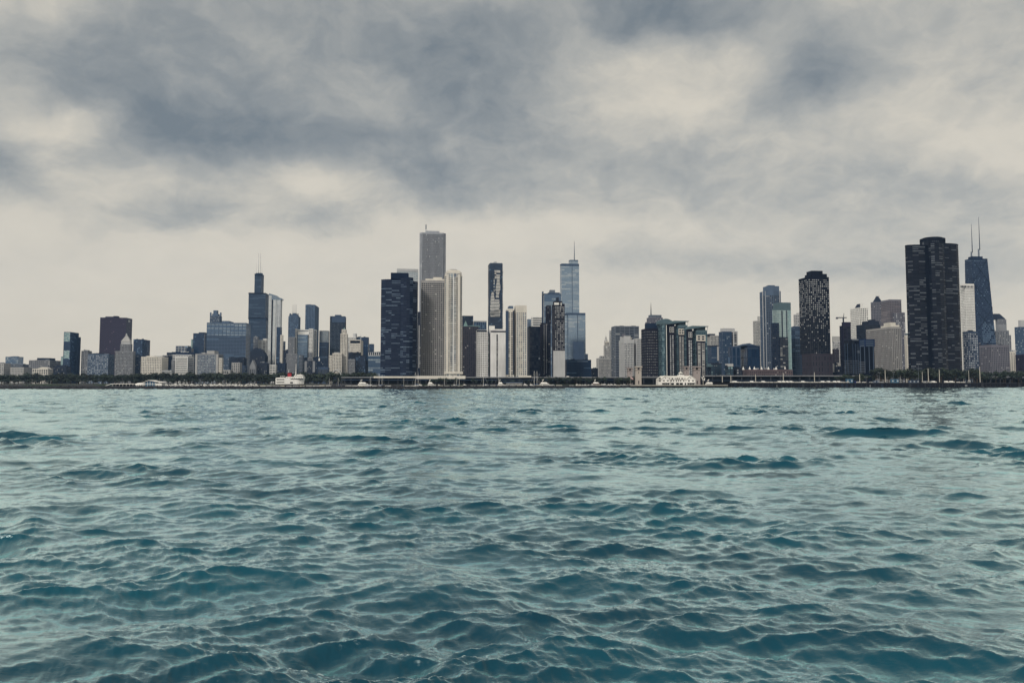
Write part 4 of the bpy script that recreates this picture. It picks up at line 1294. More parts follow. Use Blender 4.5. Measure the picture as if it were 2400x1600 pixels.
b.tier(1812, 1853, 709, None, y0=4, y1=26, w='tealgrey', g='mint', bay=4, fh=3.6, pier=.04, band=.06, pd=.1, bd=.08, tone=('flat', .35), cap=14, name='wall')
b.tier(1810, 1845, 724, None, y0=0, y1=3.8, w='tealgrey', g='mint', bay=3.4, fh=3.4, pier=.06, band=.22, pd=.1, bd=.2, tone=('flat', .8), name='front_wall', cap=2)
b.tier(1807, 1825, 757, None, y0=-5, y1=-.5, w='navy', g='dark', bay=3.4, fh=3.4, pier=.2, band=.35, name='dark_wing', tone=('rand', .04))
b.tier(1825.3, 1846, 790, None, y0=-4, y1=-.5, w='slate', g='dark', bay=4.5, fh=3.4, pier=.1, band=.35, name='dark_wing', tone=('rand', .2))
b.slab(1831, 1834, 728, 790, .3, 'slate', 'balcony_notch').slab(1842, 1844, 727, 790, .3, 'slate', 'balcony_notch')
b = Bld(T, 'pale stepped apartment block behind the black dotted tower', 'building', 1860, 1876, 737, 1700, d=24)
b.body(w='pale', bay=3.4, fh=3.6, pier=.4, band=.45).plain(1866, 1876, 733, 737.2, y0=3, w='sand')
b = Bld('office_block', 'dark blue banded block left of the black dotted tower', 'building', 1854, 1878, 765, 1420, d=26)
b.body(w='steel', g='deep', bay=5, fh=3.7, pier=.1, band=.4, tone=('runs', .2)).units(2, 'grey')
b = Bld('apartment_tower', 'black tower dotted all over with small bright windows', 'tower', 1894, 1942, 649, 1150, xs=1872)
b.wall(b.rect(), b.z(829), b.h, w='ink', g='skylit', bay=3.2, fh=3.35, pier=.5, band=.52, pd=.3, bd=.3, nb={0: 11, 3: 7}, tone=('fade', .62), cap=3)
b.plain(1886, 1938, 641, 649.3, y0=1, y1=b.d - 1, w='ink', name='crown_step').plain(1890, 1928, 634, 642, y0=4, y1=b.d - 4, w='ink', name='crown')
b.tier(1880, 1950, 829, None, y0=-6, y1=b.d + 4, w='brown', g='dark', bay=5, fh=9, pier=.7, band=.3, name='podium', tone=('rand', .02), cap=2)

W.update(hanc=(0.008, 0.018, 0.046), wrap=(0.012, 0.028, 0.085), brownhall=(0.115, 0.09, 0.10))
G.update(hanc=((0.006, 0.017, 0.05), (0.16, 0.25, 0.38), .05, .12, .35), brownglass=((0.10, 0.085, 0.095), (0.30, 0.26, 0.27), .5, .15, .5))

# ---- right-hand group
b = Bld('apartment_block', 'pale block with square windows between the black dotted tower and the crane tower', 'building', 1951, 1970, 800, 1700, d=24)
b.body(w='pale', bay=4, fh=3.9, pier=.35, band=.45, tone=('rand', .2)).plain(1950, 1969, 788, 800.2, y0=3, w='sand', name='roof_block')
b = Bld(L_, 'small purplish block at the right foot of the black dotted tower', 'building', 1951, 1966, 818, 1400, d=20)
b.body(w='brown', **punch, tone=('rand', .02))
b = Bld(L_, 'low dark block with a pale roof box right of the brown podium', 'building', 1950, 1972, 852, 1180, d=18)
b.body(w='slate', bay=4, fh=4, pier=.3, band=.4, tone=('rand', .1)).plain(1960, 1970, 850, 857, y0=-1, y1=5, w='sand', name='roof_box').slab(1950, 1954.5, 852, 872, .6, 'pale', 'stair_window')
b = Bld('construction_tower', 'dark unfinished tower core with a crane on top', 'tower', 1968, 1993, 763, 1300, d=26)
b.body(w='plum', g='bronze', bay=6, fh=3.6, pier=.1, band=.2, tone=('rand', .02))
b.tier(1973, 1993, 755, 763.2, y0=3, y1=22, w='plum', glass=False, name='core_top')
cr = empty('tower_crane', (b.X0 + b.loc(1984) * b.c, b.Y0 + b.loc(1984) * b.sn + 12, b.base + b.z(755)), b.rot)
tag(cr, 'tower crane with a horizontal jib on the dark unfinished tower', 'crane')
hm = b.z(744) - b.z(755)
MB().box(-.9, .9, -.9, .9, 0, hm).build('mast', wm('slate'), cr)
x0, x1 = b.loc(1967) - b.loc(1984), b.loc(1992) - b.loc(1984)
m = MB(); m.tube((x0, 0, hm + .4), (x1, 0, hm + .4), .45); m.tube((x0, 0, hm + 1.6), (x1, 0, hm + 1.6), .3)
nn = 9
for i in range(nn):
    xa, xb = x0 + (x1 - x0) * i / nn, x0 + (x1 - x0) * (i + 1) / nn
    m.tube((xa, 0, hm + .4), ((xa + xb) / 2, 0, hm + 1.6), .15); m.tube(((xa + xb) / 2, 0, hm + 1.6), (xb, 0, hm + .4), .15)
m.build('jib', wm('slate'), cr)
MB().tube((.4, 0, hm), (1.6, 0, hm + 9), .6, .4).build('tower_top', wm('slate'), cr)
MB().box(x0, x0 + 3.5, -1, 1, hm - 1.6, hm + .2).build('counterweight', wm('slate'), cr)
b = Bld('apartment_tower', 'white gridded tower with a slanted dark roof behind the crane tower', 'tower', 2013, 2034, 721, 1480, xs=1993)
b.body(w='white', g='dark', bay=3.7, fh=3.7, pier=.45, band=.42, tone=('rand', .1), cap=1)
x0, x1 = .4, b.loc(2023)
m = MB().hull([[(x0, y, b.h), (x1, y, b.h), (x1, y, b.z(711)), (x1 - (x1 - x0) * .35, y, b.z(711))] for y in (3, 16)]); m.build('slanted_roof', wm('slate'), b.root)
b.slab(2016, 2023, 711, 721, .2, 'white', 'roof_gable', 2.7)
b = Bld('apartment_tower', 'tower with a dark pyramid roof and pale ribbed body', 'tower', 2047, 2068, 708, 1750, xs=2041)
b.body(w='mauve', g='dark', bay=3.8, fh=3.8, pier=.5, band=.35, tone=('rand', .1)).pyramid(2045, 2068.5, 694, 707.5, y0=0, y1=20, w='slate', flat=.22, name='pyramid_roof')
for px in (2053, 2060):
    b.pole(px, 691.5, 695, .35, 10, 'slate', 'finial')
b = Bld('hotel_tower', 'mauve-brown tower with a broad angled top right of the pyramid roof', 'tower', 2085, 2112, 702, 1600, xs=2064)
b.body(w='mauve', g='brownglass', bay=4, fh=3.7, pier=.2, band=.25, pd=.15, bd=.15, tone=('runs', .3), cap=3)
b.tier(2092, 2120, 732, None, y0=-6, y1=-.5, w='mauve', g='skylit', bay=3.8, fh=3.8, pier=.45, band=.35, name='lower_wall', tone=('rand', .25))
b = Bld('apartment_block', 'dark stepped roof mass in front of the white gridded tower', 'building', 2007, 2062, 760, 1420, d=28)
b.body(w='slate', g='bronze', bay=5, fh=3.6, pier=.1, band=.3, tone=('rand', .02)).plain(2020, 2060, 752, 760.2, w='slate', name='roof_step').plain(2034, 2052, 748.5, 752.2, y0=8, w='slate', name='roof_block')
b = Bld('apartment_block', 'broad grey concrete block of balconies with a cream domed crown', 'building', 2090, 2111, 766, 1220, xs=2030)
gp = dict(w='concrete', g='dark', bay=3.4, fh=3.4, pier=.3, band=.42, pd=.5, bd=.35, tone=('rand', .05), cap=3)
b.body(**gp)
xa, xb = b.loc(2056), b.loc(2108)
b.plain(2036, 2108, 761.5, 766.2, y0=2, y1=b.d - 3, w='cream', name='crown').plain(2058, 2099, 755.5, 761.8, y0=4, y1=b.d * .5, w='cream', name='crown_top')
b = Bld('construction_block', 'dark blue building site frame with blue wrapped upper floors', 'building', 2014, 2049, 795, 1140, d=26)
b.tier(2014, 2049, 795, 812, w='wrap', g='blue', bay=20, fh=4, pier=.15, band=.5, tone=('flat', .25), name='wrapped_floors', cap=1)
b.tier(2015, 2048, 812, None, y0=.8, y1=24, w='ink', glass=False, bay=9, fh=4, pier=.06, band=.0, name='wall', cap=0)
for px in (2015.5, 2025.5, 2036, 2046):
    b.slab(px, px + 1.1, 812, 874, .3, 'bluegrey', 'column', .5)
for j in range(7):
    b.slab(2014.5, 2027.5, 848 + j * 4, 849.2 + j * 4, .6, 'grey', 'floor_edge', .5)
b = Bld('construction_block', 'dark scaffolded base building left of the blue wrapped frame', 'building', 1978, 2014, 798, 1165, d=26)
b.body(w='ink', g='bronze', bay=5, fh=5, pier=.12, band=.10, tone=('rand', .03), cap=.5)
b.plain(1994, 2012, 794, 798.2, y0=2, w='grey', name='roof_formwork')
for px in (1979.5, 1985.5, 1998, 2004, 2010):
    b.slab(px, px + .8, 805, 876, .5, 'steel', 'scaffold_post')
for j in range(7):
    b.slab(1978.5, 2013.5, 845 + j * 4.6, 845.9 + j * 4.6, .35, 'grey', 'scaffold_deck')
b = Bld('apartment_block', 'small white block with four dark windows just left of the black lobed tower', 'building', 2120, 2133, 786, 1450, d=20)
b.body(w='cream', bay=3.6, fh=4, pier=.5, band=.45)
b.plain(2122, 2131, 781, 786.2, y0=3, w='tealgrey', name='roof_box')

# ---- the black lobed tower
b = Bld('apartment_tower', 'huge black glass tower with curved lobes at right', 'tower', 2121, 2245, 570, 1030, d=10)
lp = dict(w='ink', g='bronze', bay=2.0, fh=3.05, pier=.05, band=.58, pd=.08, bd=.22, tone=('runs', .30), cap=1.5)
def PX(*q):
    return [(b.loc(p, 570, y), y) for p, y in q]


b.wall(PX((2121, 14), (2126, 9.5), (2138, 6.5), (2152, 5), (2167, 5.5)) + PX((2160, 30), (2146, 30)), 0, b.z(574, 8), name='left_lobe', **lp)
b.wall(PX((2176, 3), (2181, -.5), (2190, -3), (2200, -3), (2208.5, -.5), (2213, 2.5)) + PX((2200, 30), (2176, 30)), 0, b.z(566), name='centre_lobe', **lp)
b.wall(PX((2213.4, 2.8), (2229, 3.2), (2241, 5.5), (2245, 9)) + PX((2236, 32), (2213.4, 32)), 0, b.z(568.5, 4), name='right_lobe', **lp)
xa, xb = b.loc(2166, 570, 8), b.loc(2177, 570, 8)
MB().box(xa + .2, xb - .2, 8, 30, 0, b.z(571)).build('recess', wm('ink'), b.root)
cxm = (b.loc(2160, 570, 14) + b.loc(2211, 570, 14)) / 2; rr = (b.loc(2211) - b.loc(2160)) / 2
ring = [(cxm + rr * math.cos(t * math.pi / 10), 14 + rr * .8 * math.sin(t * math.pi / 10)) for t in range(20)]
b.wall(ring, b.z(572), b.z(556, 4), name='drum', w='ink', g='bronze', bay=2.5, fh=5, pier=.1, band=.3, tone=('runs', .5), cap=4)
MB().prism([(cxm + (x - cxm) * .8, 14 + (y - 14) * .8) for x, y in ring], b.z(557, 4), b.z(553, 4)).build('drum_top', wm('ink'), b.root)

# ---- right edge
b = Bld('apartment_tower', 'white gridded tower just right of the black lobed tower', 'tower', 2250, 2282, 665, 1500, d=26)
b.body(w='white', g='dark', bay=3.3, fh=3.4, pier=.45, band=.5, nb={0: 9}, tone=('rand', .05), cap=9)
for i in range(9):
    b.slab(2251.4 + i * 3.4, 2253.2 + i * 3.4, 669.5, 674.5, .8, 'ink', 'loggia')
b = Bld('apartment_tower', 'grey slab with rows of bright windows right of the black lobed tower', 'tower', 2257, 2291, 777, 1150, d=24)
b.body(w='steel', g='skylit', bay=3.1, fh=3.5, pier=.28, band=.5, tone=('rand', .8), cap=2).plain(2267, 2280, 773.5, 777.2, w='slate')
b = Bld('skyscraper', 'tapering black skyscraper with two tall mast antennas', 'tower', 2261, 2314, 605, 1960, d=48)
x0, x1 = b.loc(2261), b.loc(2314)
x0, x1, yd = b.span(2261, 2314, 0, 26, 605)
top = [(x0, 0), (x1, 0), (x1, yd), (x0, yd)]
xe = b.loc(2336, 806, -6) + 6
bot = [(x0 - 2, -6), (xe, -6), (xe, yd + 6), (x0 - 2, yd + 6)]
zt, nfl = b.h, 64
wmb_, gmb_ = MB(), MB()
wmb_.prism(bot, 0, zt, top=top)


def hq(f):
    return [(bot[i][0] + (top[i][0] - bot[i][0]) * f, bot[i][1] + (top[i][1] - bot[i][1]) * f) for i in range(4)]


rn = np.random.default_rng(4)
for i in (0, 1, 3):
    nb_ = 14
    for j in range(nfl):
        f0, f1 = (j + .22) / nfl * .985, (j + .78) / nfl * .985
        A, B_ = hq(f0), hq(f1)
        a0, a1, c0, c1 = Vector(A[i]), Vector(A[(i + 1) % 4]), Vector(B_[i]), Vector(B_[(i + 1) % 4])
        n_ = Vector(((a1 - a0).y, -(a1 - a0).x)).normalized() * .15
        for q in range(nb_):
            u0, u1 = (q + .15) / nb_, (q + .85) / nb_
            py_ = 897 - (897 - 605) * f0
            pale_odds = .75 if (757 < py_ < 806 and i == 0 and q > 4) else .06
            t_ = rn.uniform(.6, 1) if rn.random() < pale_odds else (rn.uniform(.0, .3))
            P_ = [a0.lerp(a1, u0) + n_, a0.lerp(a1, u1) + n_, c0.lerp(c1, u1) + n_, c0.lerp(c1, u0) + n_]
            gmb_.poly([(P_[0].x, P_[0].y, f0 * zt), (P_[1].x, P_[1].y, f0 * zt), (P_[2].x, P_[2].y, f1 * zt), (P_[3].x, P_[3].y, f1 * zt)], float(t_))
wl = wmb_.build('wall', wm('hanc'), b.root)
gmb_.build('windows', gm('hanc'), wl, kind='stuff')
for k_ in range(5):                       # the big diagonal braces
    for d_ in (0, 1):
        fa, fb = k_ / 5, (k_ + 1) / 5
        A, B_ = hq(fa), hq(fb)
        p, q = (A[0], B_[1]) if d_ == 0 else (A[1], B_[0])
        MB().tube((p[0], p[1] - .2, fa * zt), (q[0], q[1] - .2, fb * zt), .7, k=4).build('diagonal_brace', wm('ink'), b.root)
b.plain(2269, 2303, 600.5, 605.2, y0=5, y1=20, w='hanc', name='roof_block').slab(2263, 2313, 610, 611.5, .25, 'bluegrey', 'light_band')
for px, tp, mid_ in ((2276.5, 525, 590), (2293.5, 508, 583)):
    b.pole(px, mid_, 601, 2.3, 12, 'grey', 'mast_base', 2.0)
    b.pole(px, tp, mid_, 1.3, 12, 'slate', 'mast', .35)
b = Bld('hotel_tower', 'grey tower with a slanted roof right of the tapering black skyscraper', 'tower', 2333, 2358, 748, 2300, d=30)
b.body(w='stone', g='dark', bay=4, fh=4, pier=.4, band=.4)
x0, x1 = b.loc(2334), b.loc(2357)
MB().hull([[(x0, y, b.h), (x1, y, b.h), (x1, y, b.z(746)), (x0 + (x1 - x0) * .45, y, b.z(735)), (x0, y, b.z(735))] for y in (2, 24)]).build('slanted_roof', wm('slate'), b.root)
b = Bld('apartment_tower', 'grey stepped tower below the slanted roof at right', 'tower', 2332, 2364, 774, 2100, d=28)
b.body(w='stone', g='dark', bay=5, fh=3.9, pier=.4, band=.3, tone=('rand', .1)).plain(2334, 2358, 760, 774.2, y0=4, w='stone', name='crown_step')
b.tier(2364, 2369, 785, None, y0=3, y1=22, w='stone', bay=4, fh=3.9, name='side_wing')
b = Bld('hotel_block', 'mauve-brown hotel block with a cornice right of the bright-windowed slab', 'building', 2323, 2364, 808, 1300, xs=2295)
b.body(w='mauve', g='dark', bay=3.6, fh=4, pier=.5, band=.35, tone=('rand', .1), cap=4)
b = Bld('apartment_block', 'cream narrow block at the right end of the hotel', 'building', 2364, 2379, 824, 1340, d=24)
b.body(w='cream', bay=4, fh=3.6, pier=.55, band=.5).plain(2366, 2382, 820, 824.2, w='pale', name='roof_box')
b = Bld('apartment_tower', 'dark glass tower cut off by the right edge with a pale penthouse', 'tower', 2378, 2412, 766, 1800, d=28)
b.body(w='steel', g='blue', bay=4, fh=3.7, pier=.12, band=.25, tone=('rand', .15)).plain(2386, 2410, 750, 766.2, w='pale')
b = Bld(L_, 'low dark block under the right-edge glass tower', 'building', 2380, 2430, 831, 1320, d=24)
b.body(w='plum', **punch, tone=('rand', .02))
b = Bld(L_, 'dark low annex between the bright-windowed slab and the hotel block', 'building', 2291, 2300, 806, 1400, d=20)
b.body(w='slate', **punch).units(2, 'pale')
b = Bld('market_hall', 'long low brown brick hall with small white roof pyramids', 'building', 1740, 1857, 866, 1120, d=24)
b.body(w='brownhall', g='dark', bay=3.2, fh=4.5, pier=.5, band=.5, tone=('rand', .1), cap=2)
for px in (1742, 1757, 1768, 1785, 1801, 1819, 1840):
    b.pyramid(px - 3, px + 3, 858, 866, y0=3, y1=9, w='white', name='skylight')
for px in (1770, 1790, 1812):
    b.plain(px, px + 9, 862.5, 866, y0=10, y1=16, w='pale', name='roof_unit')
b = Bld(L_, 'dark glass pavilion with a pale flat roof left of the brick hall', 'building', 1700, 1718, 856, 1130, d=16)
b.body(w='slate', g='teal', bay=4, fh=4.5, pier=.2, band=.3, tone=('rand', .4)).plain(1699.5, 1718.5, 852, 858, y0=-1, y1=16, w='pale', name='flat_roof')
b = Bld(L_, 'dark low block with lit windows between the glass pavilion and the brick hall', 'building', 1719, 1739, 862, 1140, d=18)
b.body(w='slate', g='skylit', bay=4, fh=4.2, pier=.5, band=.5, tone=('rand', .3))

# ------------------------------------------------------------------ ground, quays, breakwater
def ground_mat():
    m, nt, p = new_mat('park_ground')
    N, L = nt.nodes.new, nt.links.new
    tc = N('ShaderNodeTexCoord')
    n = N('ShaderNodeTexNoise'); n.inputs['Scale'].default_value = 0.02; n.inputs['Detail'].default_value = 8
    L(tc.outputs['Object'], n.inputs['Vector'])
    r = N('ShaderNodeValToRGB')
    r.color_ramp.elements[0].position = .42; r.color_ramp.elements[0].color = (.03, .05, .025, 1)
    r.color_ramp.elements[1].position = .58; r.color_ramp.elements[1].color = (.055, .055, .058, 1)
    L(n.outputs['Fac'], r.inputs['Fac']); L(r.outputs[0], p.inputs['Base Color'])
    p.inputs['Roughness'].default_value = .9
    return m


HAZE = 0.000042
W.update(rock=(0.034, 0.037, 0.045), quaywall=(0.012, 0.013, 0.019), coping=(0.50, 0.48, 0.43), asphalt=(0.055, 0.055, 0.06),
         roadwall=(0.045, 0.048, 0.055), hullwhite=(0.80, 0.79, 0.76), red=(0.36, 0.03, 0.04), blue=(0.03, 0.09, 0.24), carblue=(0.02, 0.04, 0.30),
         black=(0.012, 0.013, 0.016), kiosk=(0.07, 0.17, 0.28), canopy=(0.30, 0.24, 0.22), bark=(0.05, 0.04, 0.03))
GM = ground_mat()
m = MB(); m.prism([(-9000, 1125), (9000, 1125), (9000, 26000), (-9000, 26000)], -2, GROUND); struct('ground', m, GM)


def SP(px, back=0.0):
    Y = shore_y(px)
    x = xat(px, Y, 905)
    return (x * (1 + back / Y), Y + back)


# low pier before the coast station, and the high quay wall at right
LOWZ, HIGHZ = 2.6, 5.0
ps = [SP(p) for p in (1478, 1560, 1640, 1706)]
m = MB(); m.prism(ps + [(ps[-1][0], 1124), (ps[0][0] + 60, 1124)], -3, LOWZ); struct('pier', m, wm('quaywall'))
m = MB()
for a, c in zip(ps, ps[1:]):
    m.prism([(a[0], a[1] - .25), (c[0], c[1] - .25), (c[0], c[1] + 14), (a[0], a[1] + 14)], LOWZ - .7, LOWZ + .25)
struct('pavement', m, wm('coping'))
qs = [SP(p) for p in (1707, 1730, 2000, 2400, 3300)]
m = MB(); m.prism(qs + [(qs[-1][0], 1124.5), (qs[0][0], 1124.5)], -3, HIGHZ); quay = struct('quay', m, wm('quaywall'))
rq = random.Random(6)
for i in range(58):                       # timber fenders and outfalls along the wall
    x, y = SP(1712 + i * 12.2 + rq.uniform(-4, 4))
    MB().box(x, x + rq.choice((.5, .5, .8, 2.4)), y - .45, y + .1, rq.uniform(-.5, 1.5), HIGHZ - rq.uniform(.6, 2.2)).build('fender', wm(rq.choice(('rock', 'slate', 'stone' if i % 9 == 0 else 'rock'))), quay)
m = MB()
for a, c in zip(qs, qs[1:]):
    m.prism([(a[0], a[1] - .2), (c[0], c[1] - .2), (c[0], c[1] + 2), (a[0], a[1] + 2)], HIGHZ - .5, HIGHZ + .22)
struct('kerb', m, wm('rock'))
m = MB(); m.prism([(qs[0][0], qs[0][1] + 2.2), (qs[1][0], qs[1][1] + 2.2), (qs[-1][0], qs[-1][1] + 2.2), (qs[-1][0], 880), (qs[0][0], 880)], HIGHZ - .1, HIGHZ + .06)
struct('road', m, wm('asphalt'))

# rubble breakwater in front of the harbour
bw = empty('breakwater', (0, 583, 0))
tag(bw, 'long low grey rubble breakwater closing off the harbour', 'breakwater')
rr_ = random.Random(3)
m = MB(); rings = []
for i in range(0, 481):
    px = -900 + i * (2380 / 480)
    x, y = SP(px); y -= 583
    j = lambda s: rr_.uniform(-s, s)
    rings.append([(x, y + j(.4), -2), (x, y + 1.2 + j(.5), .5 + j(.3)), (x, y + 2.8 + j(.5), 2.3 + j(.3)), (x, y + 8 + j(.4), 2.6 + j(.25)), (x, y + 11, -2)])
m.hull([[p for p in reversed(r)] for r in rings]); m.build('mound', wm('rock'), bw)
m = MB()
for i in range(1500):
    px = rr_.uniform(-60, 1480)
    x, y = SP(px); y += rr_.uniform(-.4, 3.5) - 583
    z = .2 + (y + 583 - SP(px)[1]) * .65
    s = rr_.uniform(.4, 1.1)
    a = [(x + s * rr_.uniform(.6, 1.2) * math.cos(t * 1.257 + px), y + s * .8 * math.sin(t * 1.257 + px)) for t in range(5)]
    m.prism(a, z - s, z + s * rr_.uniform(.2, .7), top=[(x + (p - x) * .55, y + (q - y) * .55) for p, q in a])
m.build('rocks', wm('rock'), bw, kind='stuff')
for i in range(60):
    a, c = SP(560 + i * 15.5), SP(560 + i * 15.5 + 14.2 + rr_.uniform(-3, 1))
    if rr_.random() < .9:
        z = 2.4 + rr_.uniform(0, .25)
        MB().prism([(a[0], a[1] - 583 + 2.6), (c[0], c[1] - 583 + 2.6), (c[0], c[1] - 583 + 7), (a[0], a[1] - 583 + 7)], z - .3, z + .5).build('cap_slab', wm('sand' if i % 3 else 'coping'), bw)

# ------------------------------------------------------------------ elevated lakeside road
CARLOOK = ['white', 'hullwhite', 'pale', 'grey', 'ink', 'blue']


def viaduct(label, p0, p1, Y, top, thick, white=(), low=None):
    """Two-level road: decks, columns, parapet and an added dark wall standing in for the shade below."""
    x0, x1 = xat(p0, Y), xat(p1, Y)
    zt = zat(top, Y)
    r = tag(empty('elevated_road', (x0, Y, GROUND)), label, 'viaduct')
    L = x1 - x0
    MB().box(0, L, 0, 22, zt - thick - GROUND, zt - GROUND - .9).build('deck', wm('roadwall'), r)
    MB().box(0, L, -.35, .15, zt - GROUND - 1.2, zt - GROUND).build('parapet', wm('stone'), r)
    MB().box(0, L, 18, 20, 0, zt - thick - GROUND - .05).build('shade_wall', wm('roadwall'), r)  # added dark sheet in place of the shadow under the deck
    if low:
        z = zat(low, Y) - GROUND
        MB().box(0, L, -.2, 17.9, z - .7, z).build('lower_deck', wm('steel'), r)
    n = max(2, int(L / 14))
    for i in range(n + 1):
        MB().box(L * i / n - .6, L * i / n + .6, .6, 2.0, 0, zt - thick - GROUND - .05).build('column', wm('roadwall'), r)
    for a, c, t, u in white:
        MB().box(xat(a, Y) - x0, xat(c, Y) - x0, -1.2, -.5, zat(u, Y) - GROUND, zat(t, Y) - GROUND).build('white_parapet', wm('cream'), r)
    return zt


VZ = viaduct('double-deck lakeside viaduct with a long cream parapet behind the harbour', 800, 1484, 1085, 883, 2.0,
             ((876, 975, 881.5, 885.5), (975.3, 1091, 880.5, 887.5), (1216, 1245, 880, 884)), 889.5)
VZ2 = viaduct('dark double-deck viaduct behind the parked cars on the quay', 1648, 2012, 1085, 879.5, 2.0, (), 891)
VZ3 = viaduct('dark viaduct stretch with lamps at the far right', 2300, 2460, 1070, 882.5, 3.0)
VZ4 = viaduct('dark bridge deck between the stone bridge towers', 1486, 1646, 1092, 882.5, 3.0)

# ------------------------------------------------------------------ trees


def leaf_mat():
    m, nt, p = new_mat('foliage')
    N, L = nt.nodes.new, nt.links.new
    at_ = N('ShaderNodeAttribute'); at_.attribute_name = 'tone'
    r = N('ShaderNodeValToRGB')
    r.color_ramp.elements[0].color = (.008, .016, .014, 1); r.color_ramp.elements[1].color = (.030, .046, .030, 1)
    L(at_.outputs['Fac'], r.inputs['Fac'])
    oi = N('ShaderNodeObjectInfo'); hs = N('ShaderNodeHueSaturation')
    mr = N('ShaderNodeMapRange'); L(oi.outputs['Random'], mr.inputs[0]); mr.inputs[3].default_value = .55; mr.inputs[4].default_value = 1.7
    L(mr.outputs[0], hs.inputs['Value']); L(r.outputs[0], hs.inputs['Color']); L(hs.outputs[0], p.inputs['Base Color'])
    p.inputs['Roughness'].default_value = .8
    return m


LEAF = leaf_mat()


def tree_meshes(seed):
    r = random.Random(seed)
    t = MB()
    t.tube((0, 0, -.5), (0, 0, 5), .38, .26, 6)
    lobes = []
    for i in range(7):
        a = i * 2.4 + r.uniform(-.4, .4)
        d = r.uniform(1.2, 3.6)
        tip = (d * math.cos(a), d * math.sin(a), r.uniform(6, 12))
        t.tube((0, 0, 3.5 + i * .3), tip, .16, .05, 5)
        lobes.append((*tip, r.uniform(1.7, 2.9)))
    lobes.append((0, 0, 12.5, 2.2))
    c = MB()
    for x, y, z, q in lobes:
        for k in range(34):
            v = Vector((r.gauss(0, 1), r.gauss(0, 1), r.gauss(0, 1))).normalized() * q * r.uniform(.55, 1.05)
            o = Vector((x, y, z)) + v
            n = (v.normalized() + Vector((r.uniform(-.6, .6), r.uniform(-.6, .6), r.uniform(-.2, .8)))).normalized()
            e = n.orthogonal().normalized(); f = n.cross(e)
            s = r.uniform(.45, 1.0)
            c.poly([o + e * s, o + f * s * .8, o - e * s, o - f * s * .8], r.random())
    return t.mesh('trunk', wm('bark')), c.mesh('crown', LEAF)


TM = [tree_meshes(s) for s in range(6)]


def tree(px, Y, h, label, group, base=GROUND, k=None, wide=1.0):
    tm, cm = TM[k if k is not None else random.randrange(6)]
    r = empty('tree', (xat(px, Y), Y, base), random.uniform(0, 6.28))
    s = h / 14.5
    r.scale = (s * wide, s * wide, s)
    tag(r, label, 'tree', group)
    link(bpy.data.objects.new('trunk', tm), r)
    link(bpy.data.objects.new('crown', cm), r)


MARKS = [(60, 'the blue-grey glass block at far left'), (140, 'the broad stone building with the dark attic'), (195, 'the wedge-topped teal tower'),
         (260, 'the block dotted with bright windows'), (325, 'the pyramid-roofed stone tower'), (385, 'the cream grid block'), (455, 'the white striped block'),
         (520, 'the scalloped grey stone block'), (575, 'the cream gabled front'), (625, 'the temple front'), (670, 'the slim silver tower, behind the ship'),
         (715, 'the art deco tower, behind the ship'), (765, 'the cupola tower'), (815, 'the white art deco tower'), (860, 'the white block with the antenna'), (2000, 'the curved navy tower')]


def mark(px):
    return next(n for x, n in MARKS if px < x)


def belt(p0, p1, n, Y0, Y1, h0, h1, label, group, base=GROUND, wide=1.25):
    for i in range(n):
        px = p0 + (p1 - p0) * (i + random.uniform(.1, .9)) / n
        lb = label + mark(px) if label.endswith('below ') else label
        tree(px, random.uniform(Y0, Y1), random.uniform(h0, h1), lb, group, base, None, wide)


tb = 'dark green park tree below '
belt(-40, 330, 46, 1150, 1230, 14, 17, tb, 'park tree belt')
belt(320, 640, 44, 1150, 1230, 16, 20, tb, 'park tree belt')
belt(640, 880, 36, 1150, 1230, 17, 21, tb, 'park tree belt')
belt(-40, 880, 70, 1133, 1146, 7, 9, 'low dark shrub at the harbour edge below ', 'harbour edge shrubs', wide=1.9)
belt(-40, 880, 60, 1240, 1330, 16, 21, tb, 'park tree belt')
tr_ = 'tall dark tree in the clump along the quay road below the black lobed tower'
for p0, p1, n_, lm in ((2052, 2118, 10, 'below the broad grey concrete block'), (2118, 2170, 8, 'below the left lobe of the black tower'),
                       (2170, 2212, 6, 'below the centre lobe of the black tower'), (2212, 2252, 6, 'below the right lobe of the black tower'), (2252, 2292, 6, 'below the bright-windowed slab')):
    belt(p0, p1, n_, 890, 960, 15, 20, 'tall dark tree along the quay road ' + lm, 'quay road trees', HIGHZ)
belt(2290, 2420, 14, 985, 1060, 14, 18, 'dark tree behind the far right viaduct below the brown hotel', 'hotel trees', HIGHZ)
belt(1955, 2050, 10, 900, 960, 8, 12, 'small dark tree by the quay road below the building site', 'site trees', HIGHZ)
belt(1004, 1072, 9, 1060, 1075, 7, 10, 'bushy green tree in front of the cream viaduct parapet', 'viaduct trees')
belt(1100, 1250, 12, 1060, 1075, 6, 8, 'low dark bush in front of the viaduct between the moored sailboats', 'viaduct bushes')
belt(1262, 1420, 18, 1050, 1075, 9, 12, 'dark rounded tree in front of the viaduct right of the white motor yacht', 'harbour trees')
belt(1440, 1488, 6, 870, 930, 10, 13, 'dark tree beside the left stone bridge tower', 'bridge trees', 1.0)
belt(1860, 1960, 9, 1095, 1110, 10, 14, 'dark tree at the foot of the brown podium', 'podium trees')

# ------------------------------------------------------------------ coast station


